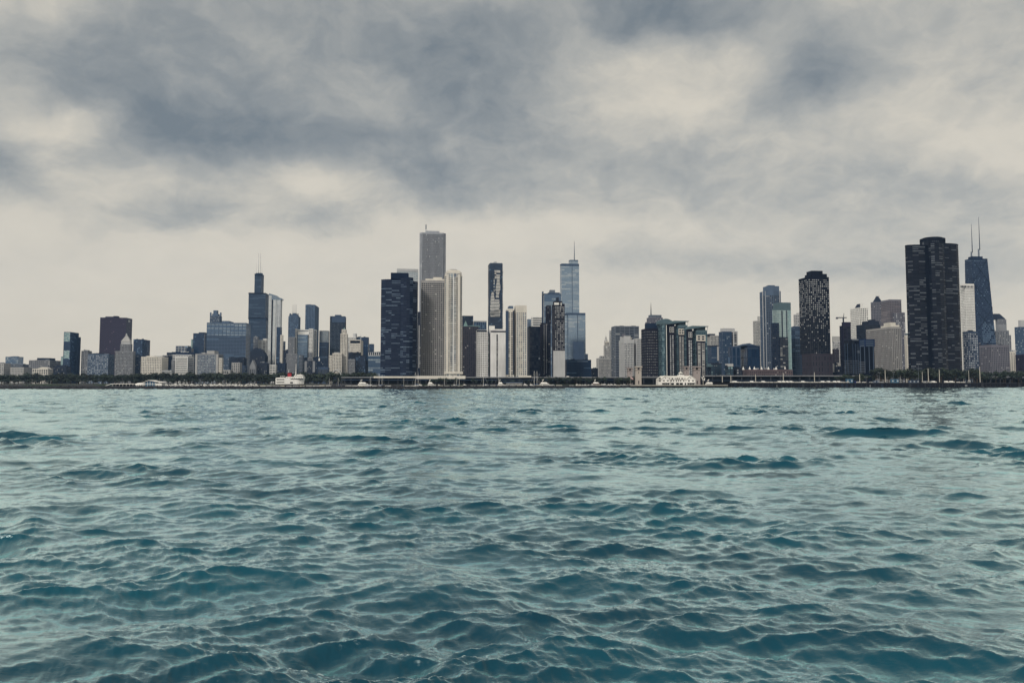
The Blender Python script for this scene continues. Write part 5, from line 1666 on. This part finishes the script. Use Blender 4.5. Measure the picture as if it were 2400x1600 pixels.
def coast_station():
    Y = 838.0
    x0, x1 = xat(1543, Y), xat(1632, Y)
    Wd = x1 - x0
    r = tag(empty('coast_station', (x0, Y, LOWZ)), 'white coast station house with two front gables and a cupola', 'house')
    hw = wm('hullwhite'); gl = wm('black')
    MB().box(0, Wd, 1.5, 14, 0, 6.2).build('wall', hw, r)
    m = MB().prism([(-.4, 1.0), (Wd + .4, 1.0), (Wd + .4, 14.5), (-.4, 14.5)], 6.2, 10.6, top=[(4.5, 4.5), (Wd - 4.5, 4.5), (Wd - 4.5, 11), (4.5, 11)])
    m.build('roof', wm('roofpale'), r)
    sx = Wd / 89.0

    def win(px, z, w, h, y):
        MB().box((px - 1543) * sx - w / 2, (px - 1543) * sx + w / 2, y - .12, y + .1, z, z + h).build('window', gl, r)
    for pc in (1560, 1619):
        c = (pc - 1543) * sx
        h = 10.5 * sx
        m = MB().hull([[(c - h, y, 0), (c + h, y, 0), (c + h, y, 6.0), (c, y, 10.4), (c - h, y, 6.0)] for y in (0, 10)])
        g = m.build('gable_wing', hw, r)
        for s in (-1, 1):
            MB().hull([[(c, y, 10.5), (c + s * (h + .5), y, 5.8), (c + s * (h + .5), y, 6.3), (c, y, 11.0)] for y in (-.5, 10)]).build('gable_roof', wm('roofpale'), g)
        for dx in (-4.5, 5):
            win(pc + dx - 1.2, 4.2, .9, 1.5, -.02); win(pc + dx + 1.2, 4.2, .9, 1.5, -.02)
        win(pc, 7.6, .7, 1.0, -.02)
        MB().box(c - h + .6, c + h - .6, -1.6, -.1, 2.6, 3.1).build('porch_roof', hw, r)
        for q in range(5):
            xq = c - h + .9 + (2 * h - 1.8) * q / 4
            MB().box(xq - .12, xq + .12, -1.5, -1.25, 0, 2.6).build('porch_post', hw, r)
        MB().box(c - h + 1, c + h - 1, -.14, .05, .2, 2.4).build('porch_opening', gl, r)
    for px in (1574, 1579, 1586, 1591, 1596, 1603, 1609):
        win(px, 4.1, .9, 1.7, 1.5)
    for px in (1570, 1575.5, 1577.5, 1583, 1587, 1589.5, 1593, 1598.5, 1601, 1606):
        win(px, 6.6, 1.0, 1.5, 1.25)
    MB().box((1570 - 1543) * sx, (1609 - 1543) * sx, 1.2, 3.0, 6.3, 8.5).build('dormer', hw, r)
    for a, c in ((1573.5, 1580), (1585, 1592), (1593.5, 1601), (1605.5, 1609)):
        MB().box((a - 1543) * sx, (c - 1543) * sx, 1.36, 1.6, .1, 2.5).build('boat_door', gl, r)
    for px in (1545.5, 1548):
        win(px, 7, 1.2, 1.4, 1.2); win(px, 4, 1.0, 1.6, 1.5)
    c = (1599 - 1543) * sx
    MB().box(c - 3.4, c + 3.4, 4.4, 11, 10.4, 11.5).build('cupola_base', hw, r)
    k8 = [(c + 2.1 * math.cos(t * math.pi / 4), 7.5 + 2.1 * math.sin(t * math.pi / 4)) for t in range(8)]
    cu_ = MB().prism(k8, 11.5, 13.6).build('cupola', hw, r)
    for dx in (-1.0, 0.9):
        MB().box(c + dx - .4, c + dx + .4, 5.3, 5.6, 11.9, 13.3).build('window', gl, cu_)
    MB().prism([(c + (x - c) * 1.5, 7.5 + (y - 7.5) * 1.5) for x, y in k8], 13.6, 15.8, top=[(c + (x - c) * .08, 7.5 + (y - 7.5) * .08) for x, y in k8]).build('cupola_roof', wm('roofpale'), cu_)


W['roofpale'] = (0.60, 0.59, 0.55)
coast_station()


def bridge_tower(label, px0, px1, top, Y, w, base):
    x0, x1 = xat(px0, Y), xat(px1, Y)
    c, h = (x0 + x1) / 2, (x1 - x0) / 2
    zt = zat(top, Y) - base
    r = tag(empty('bridge_tower', (c, Y, base)), label, 'tower', 'stone bridge towers')
    q = h * .82
    MB().prism([(-q, 0), (q, 0), (q, 2 * q), (-q, 2 * q)], 0, zt * .80, top=[(-q * .96, .1), (q * .96, .1), (q * .96, 2 * q - .1), (-q * .96, 2 * q - .1)]).build('shaft', wm(w), r)
    MB().box(-h, h, -h * .2, 2 * q + h * .2, zt * .80, zt * .825).build('cornice', wm(w), r)
    for sx in (-1, 1):
        for yy in (0.1, 2 * q - h * .5 - .1):
            MB().box(sx * q - (h * .5 if sx > 0 else 0), sx * q + (h * .5 if sx < 0 else 0), yy, yy + h * .5, zt * .825, zt * .94).build('belfry_pier', wm(w), r)
    MB().box(-q * .4, q * .4, q * .6, q * 1.4, zt * .825, zt * .92).build('belfry_core', wm('slate'), r)
    MB().box(-h * 1.08, h * 1.08, -h * .25, 2 * q + h * .25, zt * .94, zt).build('cap', wm(w), r)
    MB().box(-.5, .5, -.12, .2, 1, 5).build('doorway', wm('black'), r)
    MB().box(-.3, .3, -.12 + .1, .2, zt * .6, zt * .7).build('slit_window', wm('black'), r)


bridge_tower('pale stone bridge tower at the left end of the low pier', 1489, 1505, 858, 850, 'sandstone', LOWZ) if W.setdefault('sandstone', (0.44, 0.40, 0.36)) else 0
bridge_tower('stone bridge tower just right of the white coast station', 1625, 1643, 858, 870, 'mauvestone', LOWZ) if W.setdefault('mauvestone', (0.34, 0.30, 0.29)) else 0
bridge_tower('greyish stone bridge tower behind the left one, before the light stepped tower', 1470, 1484, 861, 1075, 'mauvestone', GROUND)
bridge_tower('stone bridge tower rising behind the coast station roof', 1603, 1617, 858, 1070, 'mauvestone', LOWZ)

# ------------------------------------------------------------------ white ship


def ship():
    Y = 1010.0
    x0, x1 = xat(648, Y), xat(714, Y)
    L = x1 - x0
    r = tag(empty('passenger_ship', (x0, Y, 0)), 'white moored passenger ship with a red funnel and two masts', 'ship')
    hw = wm('hullwhite')

    def Z(py):
        return zat(py, Y)

    def Xp(px):
        return xat(px, Y) - x0

    def ring(f, z0, z1, wmax):
        w = wmax * (1 - max(0, (f - .72) / .28) ** 2 * .92) * (1 - max(0, (.1 - f) / .1) * .25)
        return w
    rows = [(0.3, .82), (Z(900), .92), (Z(893), .98), (Z(886.5), 1.0)]
    for nm, mt, (za, wa), (zb, wb) in (('boot_band', wm('black'), rows[0], rows[1]), ('hull', hw, rows[1], rows[3])):
        m = MB(); rg = []
        for i in range(13):
            f = i / 12
            w0, w1 = 5.5 * wa * ring(f, 0, 0, 1), 5.5 * wb * ring(f, 0, 0, 1)
            fl = .03 * L * max(0, f - .7)
            rg.append([(f * L - fl * 3, -w0, za), (f * L - fl * 3, w0, za), (f * L, w1, zb), (f * L, -w1, zb)])
        m.hull(rg); m.build(nm, mt, r)
    deck = Z(886.5)
    MB().box(Xp(649), Xp(673), -4.8, 4.8, deck, Z(884.8)).build('aft_deckhouse', hw, r)
    MB().box(Xp(672), Xp(713), -4.8, 4.8, deck - .1, Z(882.5)).build('main_deckhouse', hw, r)
    MB().box(Xp(691), Xp(711), -4.2, 4.2, Z(882.5), Z(879)).build('bridge', hw, r)
    MB().box(Xp(697), Xp(709), -3.2, 3.2, Z(879), Z(877.5)).build('wheelhouse', hw, r)
    for a, c, t, u in ((651, 669, 888, 889.8), (650.5, 669, 894.6, 896), (684, 712, 887, 888.6), (683, 689, 894.8, 897.6)):
        MB().box(Xp(a), Xp(c), -5.75, -5.3, Z(u), Z(t)).build('deck_opening', wm('black'), r)
    for i in range(9):
        px = 675 + i * 4.2
        MB().box(Xp(px), Xp(px + 1.4), -4.95, -4.7, Z(886), Z(884.6)).build('window', wm('black'), r)
    for i in range(6):
        px = 693 + i * 2.9
        MB().box(Xp(px), Xp(px + 1.7), -4.32, -4.1, Z(881.6), Z(880.3)).build('window', wm('black'), r)
    for px in (659, 663, 667):
        m = MB()
        m.tube((Xp(px), -4, Z(884.8)), (Xp(px) + .5, -5, Z(881)), .35); m.tube((Xp(px) + .5, -5, Z(881)), (Xp(px) + 2.2, -5.4, Z(882.5)), .3)
        m.build('davit', hw, r)
    m = MB().hull([[(Xp(p) + d * .2, s, z) for p, s in ((675, -2), (682.5, -2), (682.5, 2), (675, 2))] for d, z in ((0, Z(882.5)), (0, Z(874)))])
    m.build('funnel', wm('red'), r)
    MB().box(Xp(674.6), Xp(683), -2.1, 2.1, Z(874), Z(873)).build('funnel_top', wm('black'), r)
    MB().tube((Xp(676.4), 0, Z(883)), (Xp(676.4), 0, Z(866)), .5, .3).build('mast', hw, r)
    MB().tube((Xp(693), 0, Z(880)), (Xp(693.3), 0, Z(852)), .7, .3).build('mast', hw, r)
    MB().tube((Xp(703.5), 0, Z(878)), (Xp(703.5), 0, Z(874)), .25, .2).build('radar_post', hw, r)
    MB().box(Xp(702), Xp(705), -.3, .3, Z(874.4), Z(873.4)).build('radar', wm('slate'), r)


ship()

# ------------------------------------------------------------------ harbour pavilions at left


def Bx(r, name, mat, p0, p1, t, u, Y, y0, y1):
    x = r.location.x
    return MB().box(xat(p0, Y) - x, xat(p1, Y) - x, y0, y1, zat(u, Y) - r.location.z, zat(t, Y) - r.location.z).build(name, mat, r)


Y = 598.0
r = tag(empty('boat_pavilion', (xat(336, Y), Y, 1.6)), 'small white pavilion with glazed front and low pitched roof on the breakwater', 'pavilion')
x0 = r.location.x
zt, ze = zat(891.3, Y) - 1.6, zat(896.5, Y) - 1.6
Bx(r, 'wall', wm('kiosk'), 340, 364, 896.8, 906, Y, .3, 6)
Bx(r, 'wall', wm('hullwhite'), 364, 379, 898, 906, Y, .2, 6)
m = MB().hull([[(xat(336, Y) - x0, y, ze), (xat(348.5, Y) - x0, y, zt), (xat(383, Y) - x0, y, ze), (xat(383, Y) - x0, y, ze + .25), (xat(348.5, Y) - x0, y, zt + .3), (xat(336, Y) - x0, y, ze + .25)] for y in (-.8, 7)])
m.build('roof', wm('hullwhite'), r)
MB().hull([[(xat(340, Y) - x0, y, ze), (xat(372, Y) - x0, y, ze), (xat(348.5, Y) - x0, y, zt - .1)] for y in (.1, .4)]).build('gable_glass', gm('blue'), r)
for px in (340, 346, 352, 358, 364):
    Bx(r, 'mullion', wm('hullwhite'), px - .35, px + .35, 894.5 if 342 < px < 358 else 896, 906, Y, -.05, .3)
Bx(r, 'mullion', wm('hullwhite'), 340, 364, 899.6, 900.4, Y, .0, .25)
Bx(r, 'roof_vent', wm('hullwhite'), 358, 364, 890.8, 893.5, Y, 2, 4)
r = tag(empty('dome_tent', (xat(325, Y), Y, 2.2)), 'white domed tent left of the small glazed pavilion', 'tent')
m = MB(); rg = []
hw_ = (xat(338, Y) - xat(312, Y)) / 2
for z, s in ((0, 1), (1.4, 1), (2.1, .85), (2.7, .55), (2.9, .2)):
    rg.append([(hw_ * s * math.cos(t * math.pi / 6), 3.5 + 3.5 * s * math.sin(t * math.pi / 6), z) for t in range(12)])
m.hull(rg); m.build('canopy', wm('hullwhite'), r)
for i in range(4):
    MB().box(-2.6 + i * 1.5, -2.0 + i * 1.5, -.12 + .35 * abs(i - 1.5) * .4, .6, .2, 1.0).build('opening', wm('black'), r)
r = tag(empty('dock_canopy', (xat(246, Y), Y, 1.6)), 'long low white dock canopy on posts at the left end of the breakwater pavilions', 'canopy')
Bx(r, 'roof', wm('hullwhite'), 262, 314, 898.8, 900, Y, -.5, 5)
m = MB(); x0 = r.location.x
m.hull([[(xat(246, Y) - x0, y, zat(905, Y) - 1.6), (xat(262, Y) - x0, y, zat(900, Y) - 1.6), (xat(262, Y) - x0, y, zat(898.8, Y) - 1.6), (xat(246, Y) - x0, y, zat(903.8, Y) - 1.6)] for y in (-.5, 3)])
m.build('gangway', wm('hullwhite'), r)
for i in range(7):
    px = 264 + i * 8
    Bx(r, 'post', wm('hullwhite'), px - .3, px + .3, 899.9, 906, Y, 0, .3)
Bx(r, 'back_wall', wm('slate'), 264, 312, 900, 906, Y, 2.5, 3)
Y = 1030.0
r = tag(empty('dock_house', (xat(1187, Y), Y, 0)), 'long low beige dock house with tall slit windows between the moored boats', 'building')
Bx(r, 'wall', wm('sand'), 1187, 1224, 896.5, 905, Y, 0, 9)
Bx(r, 'roof', wm('steel'), 1178, 1226, 894.5, 896.6, Y, -.8, 10)
for i in range(11):
    px = 1189.5 + i * 3.2
    Bx(r, 'window', wm('black'), px, px + 1.3, 898.3, 903, Y, -.12, .1)
r = tag(empty('band_shell', (xat(788, 1180), 1180, GROUND)), 'white curved band shell among the park trees below the white art deco tower', 'pavilion')
m = MB(); rg = []
for i in range(11):
    t = math.pi * i / 10
    rg.append([(8 * math.cos(t) * q, y, 12 + (zat(864, 1180) - GROUND - 13) * math.sin(t) * q) for q, y in ((1, 0), (.86, 0), (.86, 8), (1, 8))])
m.hull(rg); m.build('shell', wm('pale'), r)
MB().box(-6.5, 6.5, 3, 7.9, 0, 12).build('stage', wm('slate'), r)

# ------------------------------------------------------------------ boats


def motorboat():
    r = empty('motorboat')
    m = MB(); rg = []
    for f in (0, .35, .7, .9, 1.0):
        w = 1.35 * (1 - max(0, (f - .5) / .5) ** 2 * .95)
        rg.append([(f * 8.5 - 4.2, -w * .7, -.3), (f * 8.5 - 4.2, w * .7, -.3), (f * 8.5 - 4.2, w, 1.1 + .5 * f), (f * 8.5 - 4.2, -w, 1.1 + .5 * f)])
    m.hull(rg); m.build('hull', wm('hullwhite'), r)
    MB().prism([(-2.2, -1.0), (2.2, -1.0), (2.2, 1.0), (-2.2, 1.0)], 1.2, 2.7, top=[(-2.0, -.9), (1.2, -.9), (1.2, .9), (-2.0, .9)]).build('cabin', wm('hullwhite'), r)
    MB().prism([(-1.6, -1.06), (1.75, -1.06), (1.75, 1.06), (-1.6, 1.06)], 1.85, 2.35, top=[(-1.6, -.98), (1.4, -.98), (1.4, .98), (-1.6, .98)]).build('window_band', wm('black'), r)
    MB().box(-1.8, .4, -.85, .85, 2.72, 3.3).build('flybridge', wm('hullwhite'), r)
    MB().tube((-1.2, 0, 3.3), (-1.4, 0, 5.0), .06).build('aerial', wm('hullwhite'), r)
    return r


def sailboat():
    r = empty('sailboat')
    m = MB(); rg = []
    for f in (0, .3, .6, .85, 1.0):
        w = 1.6 * (1 - abs(f - .42) ** 2 * 2.6)
        rg.append([(f * 10 - 5, -w * .5, -.3), (f * 10 - 5, w * .5, -.3), (f * 10 - 5, max(.05, w), 1.0 + .25 * f), (f * 10 - 5, -max(.05, w), 1.0 + .25 * f)])
    m.hull(rg); m.build('hull', wm('hullwhite'), r)
    MB().prism([(-2.0, -.9), (2.0, -.7), (2.0, .7), (-2.0, .9)], 1.05, 1.75, top=[(-1.9, -.8), (1.4, -.6), (1.4, .6), (-1.9, .8)]).build('cabin', wm('hullwhite'), r)
    MB().tube((.8, 0, 1), (.8, 0, 15), .16, .10).build('mast', wm('hullwhite'), r)
    MB().tube((.8, 0, 2.5), (-3.6, 0, 2.4), .22, .18).build('furled_sail', wm('blue'), r)
    for x in (4.8, -4.9):
        MB().tube((.8, 0, 14.8), (x, 0, 1.2), .05, k=4).build('stay', wm('pale'), r)
    MB().tube((.8, -.9, 9), (.8, .9, 9), .06).build('spreader', wm('hullwhite'), r)
    return r


mb0, sb0 = motorboat(), sailboat()
used = {'m': False, 's': False}


def place(kind, px, Y, rz, s, label, group):
    src = mb0 if kind == 'm' else sb0
    o = copy_tree(src) if used[kind] else src
    used[kind] = True
    o.location = (xat(px, Y), Y, 0.05)
    o.rotation_euler = (0, 0, rz)
    o.scale = (s, s, s)
    tag(o, label, 'boat', group)


rb = random.Random(8)
for i in range(36):
    place('m', 386 + i * 6.1 + rb.uniform(-2, 2), rb.uniform(880, 1000), rb.uniform(-.8, .8) + rb.choice((0, math.pi)), rb.uniform(.75, 1.2),
          'small white motorboat in the packed row of boats left of the white ship', 'motorboats left of the ship')
for i in range(16):
    place('m', 1352 + i * 7.4 + rb.uniform(-2, 2), rb.uniform(880, 960), rb.uniform(-.8, .8), rb.uniform(.7, 1.1),
          'small white motorboat in the row left of the pale stone bridge tower', 'motorboats by the bridge')
for i, px in enumerate((986, 1030, 1066, 1090, 1140, 1232, 1246)):
    place('m', px, rb.uniform(850, 930), rb.uniform(-.6, .6), rb.uniform(.8, 1.2), 'small white motorboat among the moored sailboats before the viaduct', 'motorboats among sailboats')
sails = [(771, 886, 'single-masted sailboat just right of the white ship'), (794, 885, 'sailboat with raked stays second from the white ship'),
         (867, 882, 'sailboat in front of the left end of the cream parapet'), (890, 877.5, 'tall sailboat under the left end of the cream parapet'),
         (894, 878, 'sailboat close behind the tall one under the cream parapet end'), (945, 884, 'short-masted sailboat below the dark curved navy tower'),
         (975, 872, 'tallest sailboat, left of the gridded concrete tower'), (978.5, 874, 'sailboat tucked just right of the tallest one'),
         (1043, 884, 'sailboat below the left side of the cream balconied tower'), (1069, 882, 'sailboat with wide stays below the cream balconied tower'),
         (1075, 876, 'tall sailboat below the right side of the cream balconied tower'), (1135, 874, 'sailboat below the broad white slab, left one of two'),
         (1167, 877, 'sailboat below the broad white slab, right one of two'), (1254, 869, 'tall twin-masted looking sailboat left of the motor yacht, left mast'),
         (1257, 869.5, 'tall sailboat left of the motor yacht, right mast')]
for i, (px, tp, lb) in enumerate(sails):
    Ys = 830 + (i % 4) * 28
    s = (zat(tp, Ys) - .05) / 15.0
    place('s', px, Ys, (.2, 2.8, -.35, 3.5, .6)[i % 5], s, lb, None)


def yacht(px0, px1, Y, label, brown=False):
    x0, x1 = xat(px0, Y), xat(px1, Y)
    L = x1 - x0
    r = tag(empty('motor_yacht', (x0, Y, 0)), label, 'yacht')
    m = MB(); rg = []
    for f in (0, .3, .6, .85, 1.0):
        w = 2.6 * (1 - max(0, (f - .5) / .5) ** 2 * .93)
        rg.append([(f * L * .97, -w * .7, -.3), (f * L * .97, w * .7, -.3), (f * L, w, 2.2 + f * .9), (f * L, -w, 2.2 + f * .9)])
    m.hull(rg); m.build('hull', wm('hullwhite'), r)
    sc_ = wm('canopy') if brown else wm('hullwhite')
    MB().prism([(L * .06, -2.2), (L * .78, -2.2), (L * .78, 2.2), (L * .06, 2.2)], 2.2, 4.3, top=[(L * .08, -2), (L * .66, -2), (L * .66, 2), (L * .08, 2)]).build('saloon', sc_, r)
    MB().prism([(L * .1, -2.28), (L * .72, -2.28), (L * .72, 2.28), (L * .1, 2.28)], 3.0, 3.7, top=[(L * .1, -2.2), (L * .69, -2.2), (L * .69, 2.2), (L * .1, 2.2)]).build('window_band', wm('black'), r)
    MB().prism([(L * .12, -1.8), (L * .6, -1.8), (L * .6, 1.8), (L * .12, 1.8)], 4.3, 5.9, top=[(L * .14, -1.6), (L * .5, -1.6), (L * .5, 1.6), (L * .14, 1.6)]).build('upper_deck', wm('hullwhite'), r)
    m = MB(); m.tube((L * .28, -1.4, 5.8), (L * .22, -1.2, 8.2), .15); m.tube((L * .28, 1.4, 5.8), (L * .22, 1.2, 8.2), .15); m.box(L * .2, L * .27, -1.4, 1.4, 8, 8.3)
    m.build('radar_arch', wm('hullwhite'), r)
    MB().tube((L * .3, 0, 8.3), (L * .3, 0, 9.2), .6, .5, 8).build('radome', wm('hullwhite'), r)


yacht(1263, 1298, 870, 'large white motor yacht with a radar arch in front of the viaduct')
yacht(1387, 1415, 880, 'white tour boat with a brownish canopy near the left bridge tower', True)
yacht(1651, 1684, 862, 'low white vessel at the pier right of the coast station')
yacht(1166, 1186, 885, 'small white cruiser beside the beige dock house')
yacht(838, 872, 900, 'white cruiser with a covered deck right of the park sailboats')
yacht(1002, 1022, 890, 'white cruiser below the gridded concrete tower')

# ------------------------------------------------------------------ quay furniture


def post(px, top, Y, label, thick=.35, w='coping', base=HIGHZ, head=None):
    r = tag(empty('lamp_post', (xat(px, Y), Y, base)), label, 'lamp post', 'posts on the quay')
    h = zat(top, Y) - base
    MB().tube((0, 0, 0), (0, 0, h), thick, thick * .75, 8).build('pole', wm(w), r)
    MB().tube((0, 0, 0), (0, 0, .8), thick * 1.7, thick * 1.5, 8).build('base', wm('rock'), r)
    if head == 'lamp':
        for s in (-1, 1):
            MB().tube((0, 0, h - .3), (s * 1.1, 0, h + .1), .1).build('arm', wm(w), r)
            MB().box(s * 1.1 - .45, s * 1.1 + .45, -.3, .3, h - .1, h + .2).build('lamp_head', wm('pale'), r)
    elif head == 'cap':
        MB().tube((0, 0, h), (0, 0, h + .35), thick * 1.3, thick * .8, 8).build('cap', wm('rock'), r)


post(1678, 857, 850, 'tall dark lamp post right of the coast station', .28, 'slate', LOWZ, 'lamp')
for px, tp, lb in ((1693, 880, 'first white post from the coast station along the quay'), (1713, 879, 'second white post from the coast station along the quay'),
                   (1771, 876.5, 'white post before the brick hall, left of two'), (1836, 873, 'white post before the brick hall, right of two'),
                   (1909, 872, 'tall white post below the black dotted tower'), (2015, 876, 'white post beside the blue kiosk and blue covered car'),
                   (2075, 866, 'thick white post below the grey concrete balcony block'), (2162, 871, 'short pale post left of the black lobed tower recess'),
                   (2176, 863, 'tall white post below the recess of the black lobed tower'), (2202, 866, 'pale post below the middle of the black lobed tower'),
                   (2297, 859, 'tallest white post, right of the quay vehicles')):
    post(px, tp, 818, lb, .42 if px != 2162 else .3, 'coping', HIGHZ, 'cap')
for px, tp, lb in ((2061, 873, 'slim street lamp left of the thick white post'), (2095, 872, 'slim street lamp above the blue kiosk pair'), (2153, 853, 'very tall slim dark lamp post below the black lobed tower'),
                   (2030, 884, 'short slim lamp between the building site and the thick white post')):
    post(px, tp, 824, lb, .16, 'grey', HIGHZ, 'lamp')
Y = 822.0
r = tag(empty('signal_mast', (xat(2271, Y), Y, HIGHZ)), 'white signal mast with dark bands and spread base on the quay', 'mast')
h = zat(868, Y) - HIGHZ
MB().tube((0, 0, 2.5), (0, 0, h), .35, .2, 8).build('pole', wm('coping'), r)
for k in range(3):
    t = k * 2.1
    MB().tube((0, 0, 4), (1.6 * math.cos(t), 1.6 * math.sin(t), 0), .2, .2).build('leg', wm('coping'), r)
for k in range(3):
    MB().box(-.55, .55, -.3, .3, 4.5 + k * 2.4, 5.1 + k * 2.4).build('band', wm('slate'), r)
r = tag(empty('harbour_light', (xat(1648, 856), 856, LOWZ)), 'white pole with round white signal boards right of the coast station', 'signal')
MB().tube((0, 0, 0), (0, 0, zat(877, 856) - LOWZ), .3, .2, 8).build('pole', wm('coping'), r)
for dx, z in ((-1.2, 8.6), (.6, 9.8), (1.5, 7.4), (-.6, 6.6), (1.2, 5.8)):
    MB().tube((dx, -.5, z), (dx, -.35, z), .75, .75, 10).build('signal_board', wm('hullwhite'), r)


def car_proto():
    r = empty('parked_car')
    m = MB().hull([[(x, y, z) for x, z in ((-2.2, .35), (2.2, .35), (2.25, .75), (1.2, .95), (-2.1, 1.0), (-2.25, .7))] for y in (-.85, .85)])
    m.build('body', wm('hullwhite'), r)
    MB().prism([(-1.9, -.78), (1.0, -.78), (1.0, .78), (-1.9, .78)], .97, 1.45, top=[(-1.4, -.65), (.3, -.65), (.3, .65), (-1.4, .65)]).build('cabin', wm('black'), r)
    MB().box(-1.35, .25, -.62, .62, 1.44, 1.5).build('roof', wm('hullwhite'), r)
    for x in (-1.4, 1.4):
        for y in (-.88, .7):
            MB().tube((x, y, .33), (x, y + .18, .33), .33, .33, 10).build('wheel', wm('black'), r)
    return r


def recolour(o, w):
    for ch in o.children:
        if ch.name.split('.')[0] in ('body', 'roof'):
            ch.data = ch.data.copy(); ch.data.materials[0] = wm(w)


def van_proto():
    r = empty('parked_van')
    MB().hull([[(x, y, z) for x, z in ((-2.6, .4), (2.6, .4), (2.6, 1.1), (1.9, 1.3), (1.3, 2.2), (-2.5, 2.25))] for y in (-.95, .95)]).build('body', wm('hullwhite'), r)
    MB().hull([[(x, y, z) for x, z in ((1.95, 1.32), (1.42, 2.05), (.4, 2.05), (.4, 1.32))] for y in (-.97, .97)]).build('windscreen', wm('black'), r)
    for x in (-1.7, 1.7):
        for y in (-.98, .8):
            MB().tube((x, y, .36), (x, y + .18, .36), .36, .36, 10).build('wheel', wm('black'), r)
    return r


c0, v0 = car_proto(), van_proto()
uc = {'c': False, 'v': False}


def put(kind, px, Y, label, w='hullwhite', base=HIGHZ + .06, group=None, flip=False):
    src = c0 if kind == 'c' else v0
    o = copy_tree(src) if uc[kind] else src
    uc[kind] = True
    o.location = (xat(px, Y), Y, base)
    o.rotation_euler = (0, 0, math.pi if flip else 0)
    tag(o, label, 'car' if kind == 'c' else 'van', group)
    if w != 'hullwhite':
        recolour(o, w)


rc = random.Random(2)
for i in range(30):
    px = 1716 + i * 9.3 + rc.uniform(-.8, .8)
    put('c' if rc.random() < .7 else 'v', px, 814, 'white vehicle in the long row parked on the quay edge before the viaduct', 'hullwhite', group='parked row on the quay', flip=rc.random() < .5)
put('v', 1943, 820, 'white van standing apart at the right end of the parked row')
put('c', 2025, 816, 'white car right of the blue covered car')
put('c', 2042, 816, 'pale car between the blue kiosk and the grey trailer', 'pale')
put('c', 2012, 815, 'white car under the white post by the blue kiosk')
put('c', 2008, 821, 'bright blue covered car beside the blue kiosk', 'carblue')
put('c', 2066, 816, 'light car left of the thick white post', 'pale')
put('v', 2189, 816, 'white van below the recess of the black lobed tower')
put('v', 2219, 816, 'white van, left one of the pair below the black lobed tower')
put('v', 2231, 816, 'white van, right one of the pair below the black lobed tower')
put('c', 2247, 816, 'white car right of the white van pair')
put('c', 2258, 816, 'white car left of the signal mast')
put('c', 1357, 1088, 'red car crossing the viaduct left of the clock tower', 'red', VZ - .9)
put('v', 1332, 1088, 'white truck on the viaduct below the silver-blue skyscraper', base=VZ - .9)
for px in (1690, 1696, 2360, 2368, 2376, 2392):
    put('c', px, 1073 if px > 2000 else 1088, 'car on the dark viaduct at the far right' if px > 2000 else 'white car on the viaduct right of the coast station', base=(VZ3 if px > 2000 else VZ2) - .9,
        group='cars far right viaduct' if px > 2000 else 'cars on the station viaduct')


def kiosk(p0, p1, top, Y, w, label, name='kiosk', n=3):
    x0, x1 = xat(p0, Y), xat(p1, Y)
    L = x1 - x0
    r = tag(empty(name, (x0, Y, HIGHZ + .06)), label, name.replace('_', ' '))
    h = zat(top, Y) - HIGHZ
    MB().box(0, L, 0, 3, 0, h * .85).build('wall', wm(w), r)
    MB().box(-.3, L + .3, -.3, 3.3, h * .85, h).build('roof', wm(w), r)
    for i in range(n):
        a = L * (i + .2) / n
        MB().box(a, a + L * .5 / n, -.1, .05, h * .3, h * .72).build('window', wm('black' if i % 2 else 'pale'), r)


kiosk(1985, 1999, 888, 822, 'kiosk', 'blue kiosk left of the blue covered car')
kiosk(2090, 2107, 888.5, 822, 'kiosk', 'blue kiosk with a white panel right of the thick white post')
kiosk(2049, 2060, 891.5, 822, 'bluegrey', 'grey-blue trailer left of the thick white post', 'trailer')
kiosk(2132, 2154, 891, 822, 'bluegrey', 'long grey-blue trailer left of the black lobed tower recess', 'trailer', 5)
kiosk(2164, 2192, 893, 824, 'pale', 'low pale trailer below the black lobed tower', 'trailer', 5)
Y = 870.0
r = tag(empty('flag_pole', (xat(1478, Y), Y, LOWZ)), 'leaning striped flag beside the left stone bridge tower', 'flag')
MB().tube((0, 0, 0), (0, 0, 10), .12, .08).build('pole', wm('coping'), r)
for i in range(7):
    z = 9.8 - i * .3
    MB().hull([[(0.1, y, z - .3), (3.2, y + .3, z - 1.9), (3.2, y + .3, z - 1.6), (.1, y, z)] for y in (-.03, .03)]).build('stripe', wm('red' if i % 2 == 0 else 'hullwhite'), r)

# ------------------------------------------------------------------ damp lake air
m = MB().box(-3600, 3600, -60, 3900, -4, 640)
hm, nt, p = new_mat('lake_air')
nt.nodes.remove(p)
v = nt.nodes.new('ShaderNodeVolumePrincipled')
v.inputs['Color'].default_value = (0.36, 0.60, 1.0, 1)
v.inputs['Density'].default_value = HAZE
v.inputs['Anisotropy'].default_value = 0.0
nt.links.new(v.outputs[0], nt.nodes['Material Output'].inputs['Volume'])
tag(m.build('haze', hm), kind='stuff')
